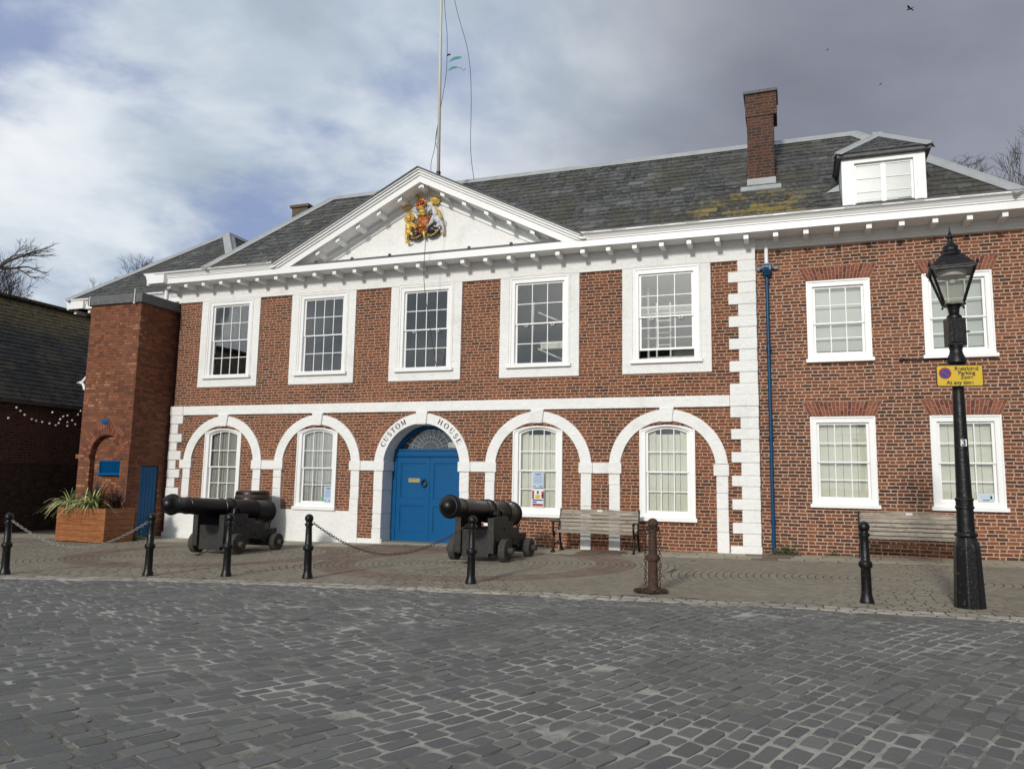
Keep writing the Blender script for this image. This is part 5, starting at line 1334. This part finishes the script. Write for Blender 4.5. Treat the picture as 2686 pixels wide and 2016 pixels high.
b=MB(); limb(b,[(905,1250),(1000,1275),(1150,1180)],[10,10,10],.16)
limb(b,[(560,1250),(680,1280),(790,1210)],[9,9,9],.17); limb(b,[(830,1130),(840,1220),(850,1300)],[22,30,16],.15); limb(b,[(780,1150),(850,1180),(900,1140)],[16,18,14],.14)
limb(b,[(1020,1130),(1080,1180),(1140,1160)],[14,16,12],.15); blob(b,1215,1240,42,36,.1); limb(b,[(450,1310),(500,1330),(560,1300)],[24,20,14],.12)
b.build('gilt_ornament',M_['gold'],CA,smooth=True)
b=MB()
for pts_ in ([(560,1210),(640,1262),(720,1255),(800,1195)],[(880,1200),(960,1262),(1060,1250),(1150,1180)]):
    b.tube([PP(x,y,.10) for x,y in pts_],[.045,.055,.055,.045],8)
blob(b,640,1170,85,70,.07); blob(b,1000,1130,120,110,.06); blob(b,820,1170,120,50,.06); blob(b,540,1220,60,50,.06)
b.build('motto_scroll',M_['navy'],CA,smooth=True)
def stroke_text(b,word,cx_,cy_,w,h,bend):
    n=len(word)
    for i,c in enumerate(word):
        x0=cx_+(i-(n-1)/2)*w; y0=cy_-bend*((i-(n-1)/2)/(n/2))**2
        S={'D':[[(0,1),(0,0),(.7,.2),(.7,.8),(0,1)]],'I':[[(.35,0),(.35,1)]],'E':[[(.7,1),(0,1),(0,0),(.7,0)],[(0,.5),(.5,.5)]],'U':[[(0,1),(0,0),(.7,0),(.7,1)]],'T':[[(0,1),(.7,1)],[(.35,1),(.35,0)]],'M':[[(0,0),(0,1),(.4,.4),(.8,1),(.8,0)]],'O':[[(0,0),(.7,0),(.7,1),(0,1),(0,0)]],'N':[[(0,0),(0,1),(.7,0),(.7,1)]],'R':[[(0,0),(0,1),(.7,.8),(0,.5),(.7,0)]]}[c]
        for st in S: b.tube([PP(x0-w*.35+p[0]*w*.8,y0-(p[1]-.5)*h,.165) for p in st],.004,4)
b=MB(); stroke_text(b,'DIEUET',680,1250,34,44,30); stroke_text(b,'MONDROIT',1015,1245,30,42,35); b.build('motto',M_['gold'],CA)
b=MB(); limb(b,[(690,1090),(690,1160)],[26,18],.14); limb(b,[(940,1060),(990,1080)],[18,14],.12); blob(b,950,1010,30,30,.1); b.build('roses',M_['red'],CA,smooth=True)

# ------------------------------------------------------------------ bare trees
def bare_tree(label,x,y,h,spread_r,spread,seed,levels=5,tr=.22,z0=None,lean=0):
    R2=random.Random(seed); z0=gz(max(-40,min(40,x)))-.2 if z0 is None else z0
    t_=thing('bare_tree',label,'tree',(x,y,z0),world=True)
    tb=MB(); cb=MB()
    def grow(b,p,d_,L,r,lv):
        n=4; pts_=[p]; q=p.copy(); dd=d_.copy()
        for i in range(n):
            dd=(dd+Vector((R2.gauss(0,.14),R2.gauss(0,.14),R2.gauss(0,.08)+.03))).normalized(); q=q+dd*L/n; pts_.append(q.copy())
        r2=r*.62; b.tube(pts_,[max(.008,r+(r2-r)*i/n) for i in range(n+1)],6 if lv>2 else (5 if lv>0 else 3))
        if lv<=0: return
        k=R2.choice((3,4)) if lv>1 else R2.choice((4,5,6))
        for j in range(k):
            f=R2.uniform(.45,1.0) if j else 1.0; s_=pts_[int(f*n)]
            ax=Vector((R2.gauss(0,1),R2.gauss(0,1),R2.gauss(0,.5))).normalized()
            nd=(dd+ax*R2.uniform(.45,.95)*spread).normalized(); nd.z=max(nd.z,-.15) 
            grow(cb,s_,nd.normalized(),L*R2.uniform(.60,.80),r2*R2.uniform(.6,.85) if j else r2,lv-1)
    grow(tb,Vector((x,y,z0)),Vector((lean,0,1)).normalized(),h*.27,tr,levels)
    mz=sorted(v_[2] for v_ in cb.v)[int(len(cb.v)*.93)]; mr=sorted(math.hypot(v_[0]-x,v_[1]-y) for v_ in cb.v)[int(len(cb.v)*.97)]
    sz=(h)/(mz-z0); sr=spread_r/mr
    def sc_(v_,k_,c_):
        return v_ if v_<k_*c_ else k_*c_+(1-k_)*c_*math.tanh((v_-k_*c_)/((1-k_)*c_))
    sz=sr=1.0
    for q_ in(tb,cb):
        o2=[]
        for a_,b_,c_ in q_.v:
            rr_=math.hypot(a_-x,b_-y)*spread_r/mr; zz_=(c_-z0)*h/(mz-z0); r3=sc_(rr_,.7,spread_r); z3=sc_(zz_,.72,h); m3=r3/max(1e-6,math.hypot(a_-x,b_-y))
            o2.append((x+(a_-x)*m3,y+(b_-y)*m3,z0+z3))
        q_.v=o2
    for q_ in(): q_.v=[(x+(a_-x)*sr,y+(b_-y)*sr,z0+(c_-z0)*sz) for a_,b_,c_ in q_.v]
    tb.build('trunk',M_['bark'],t_); cb.build('crown',M_['bark'],t_)
    return t_
bare_tree('large bare spreading tree beyond the dark building at the left edge',-40.4,9.6,15.7,5.0,1.0,12,6,.28)
bare_tree('small bare rounded tree behind the slate roof, just left of the rear roof hip',-47.3,27.4,20.0,3.3,.9,4,6,.25)
bare_tree('tiny bare tree top just above the white cornice left of the tower',-50.6,26.4,17.6,2.2,.9,8,6,.22)
bare_tree('bare twiggy tree behind the roof at the right edge',8.2,12.5,14.0,4.2,1.1,23,6,.22)
bare_tree('bare tree behind the roof end at the right, lower than its neighbour',6.2,12.2,13.6,2.6,1.1,31,6,.15)

# ------------------------------------------------------------------ birds
def bird(label,dirv,dist,s_,rz):
    p=Vector(CAM)+Vector(dirv).normalized()*dist
    t_=thing('bird',label,'bird',tuple(p),rz)
    b=MB(); b.ball((0,0,0),.20*s_,.07*s_,.065*s_,n=10,m=8); b.ball((.2*s_,0,.02*s_),.06*s_,.05*s_,.05*s_,n=8,m=6); b.add([(.25*s_,.015*s_,.02*s_),(.25*s_,-.015*s_,.02*s_),(.31*s_,0,.01*s_),(.25*s_,0,.0)],[(0,1,2),(0,2,3),(1,3,2)])
    b.add([(-.15*s_,.03*s_,0),(-.15*s_,-.03*s_,0),(-.34*s_,-.06*s_,.0),(-.34*s_,.06*s_,.0)],[(0,1,2,3)]); b.build('body',M_['bird'],t_,smooth=True)
    for q in(-1,1):
        b=MB(); b.add([(.10*s_,q*.04*s_,.02*s_),(-.08*s_,q*.04*s_,.02*s_),(-.06*s_,q*.28*s_,.14*s_),(.10*s_,q*.28*s_,.15*s_),(-.10*s_,q*.60*s_,.04*s_),(-.02*s_,q*.58*s_,.06*s_)],[(0,1,2,3),(3,2,4,5)]); b.build('wing',M_['bird'],t_)
bird('largest dark bird in the sky, high above the chimney near the top right',(.156,1.046,.614),38,.45,rad(150))
bird('small dark bird in the grey sky above the chimney',(.055,1.017,.56),70,.30,rad(30))
bird('small dark bird in the grey sky above the dormer',(.118,1.045,.517),60,.30,rad(200))

for o in bpy.data.objects:
    if o.get('_w'): del o['_w']
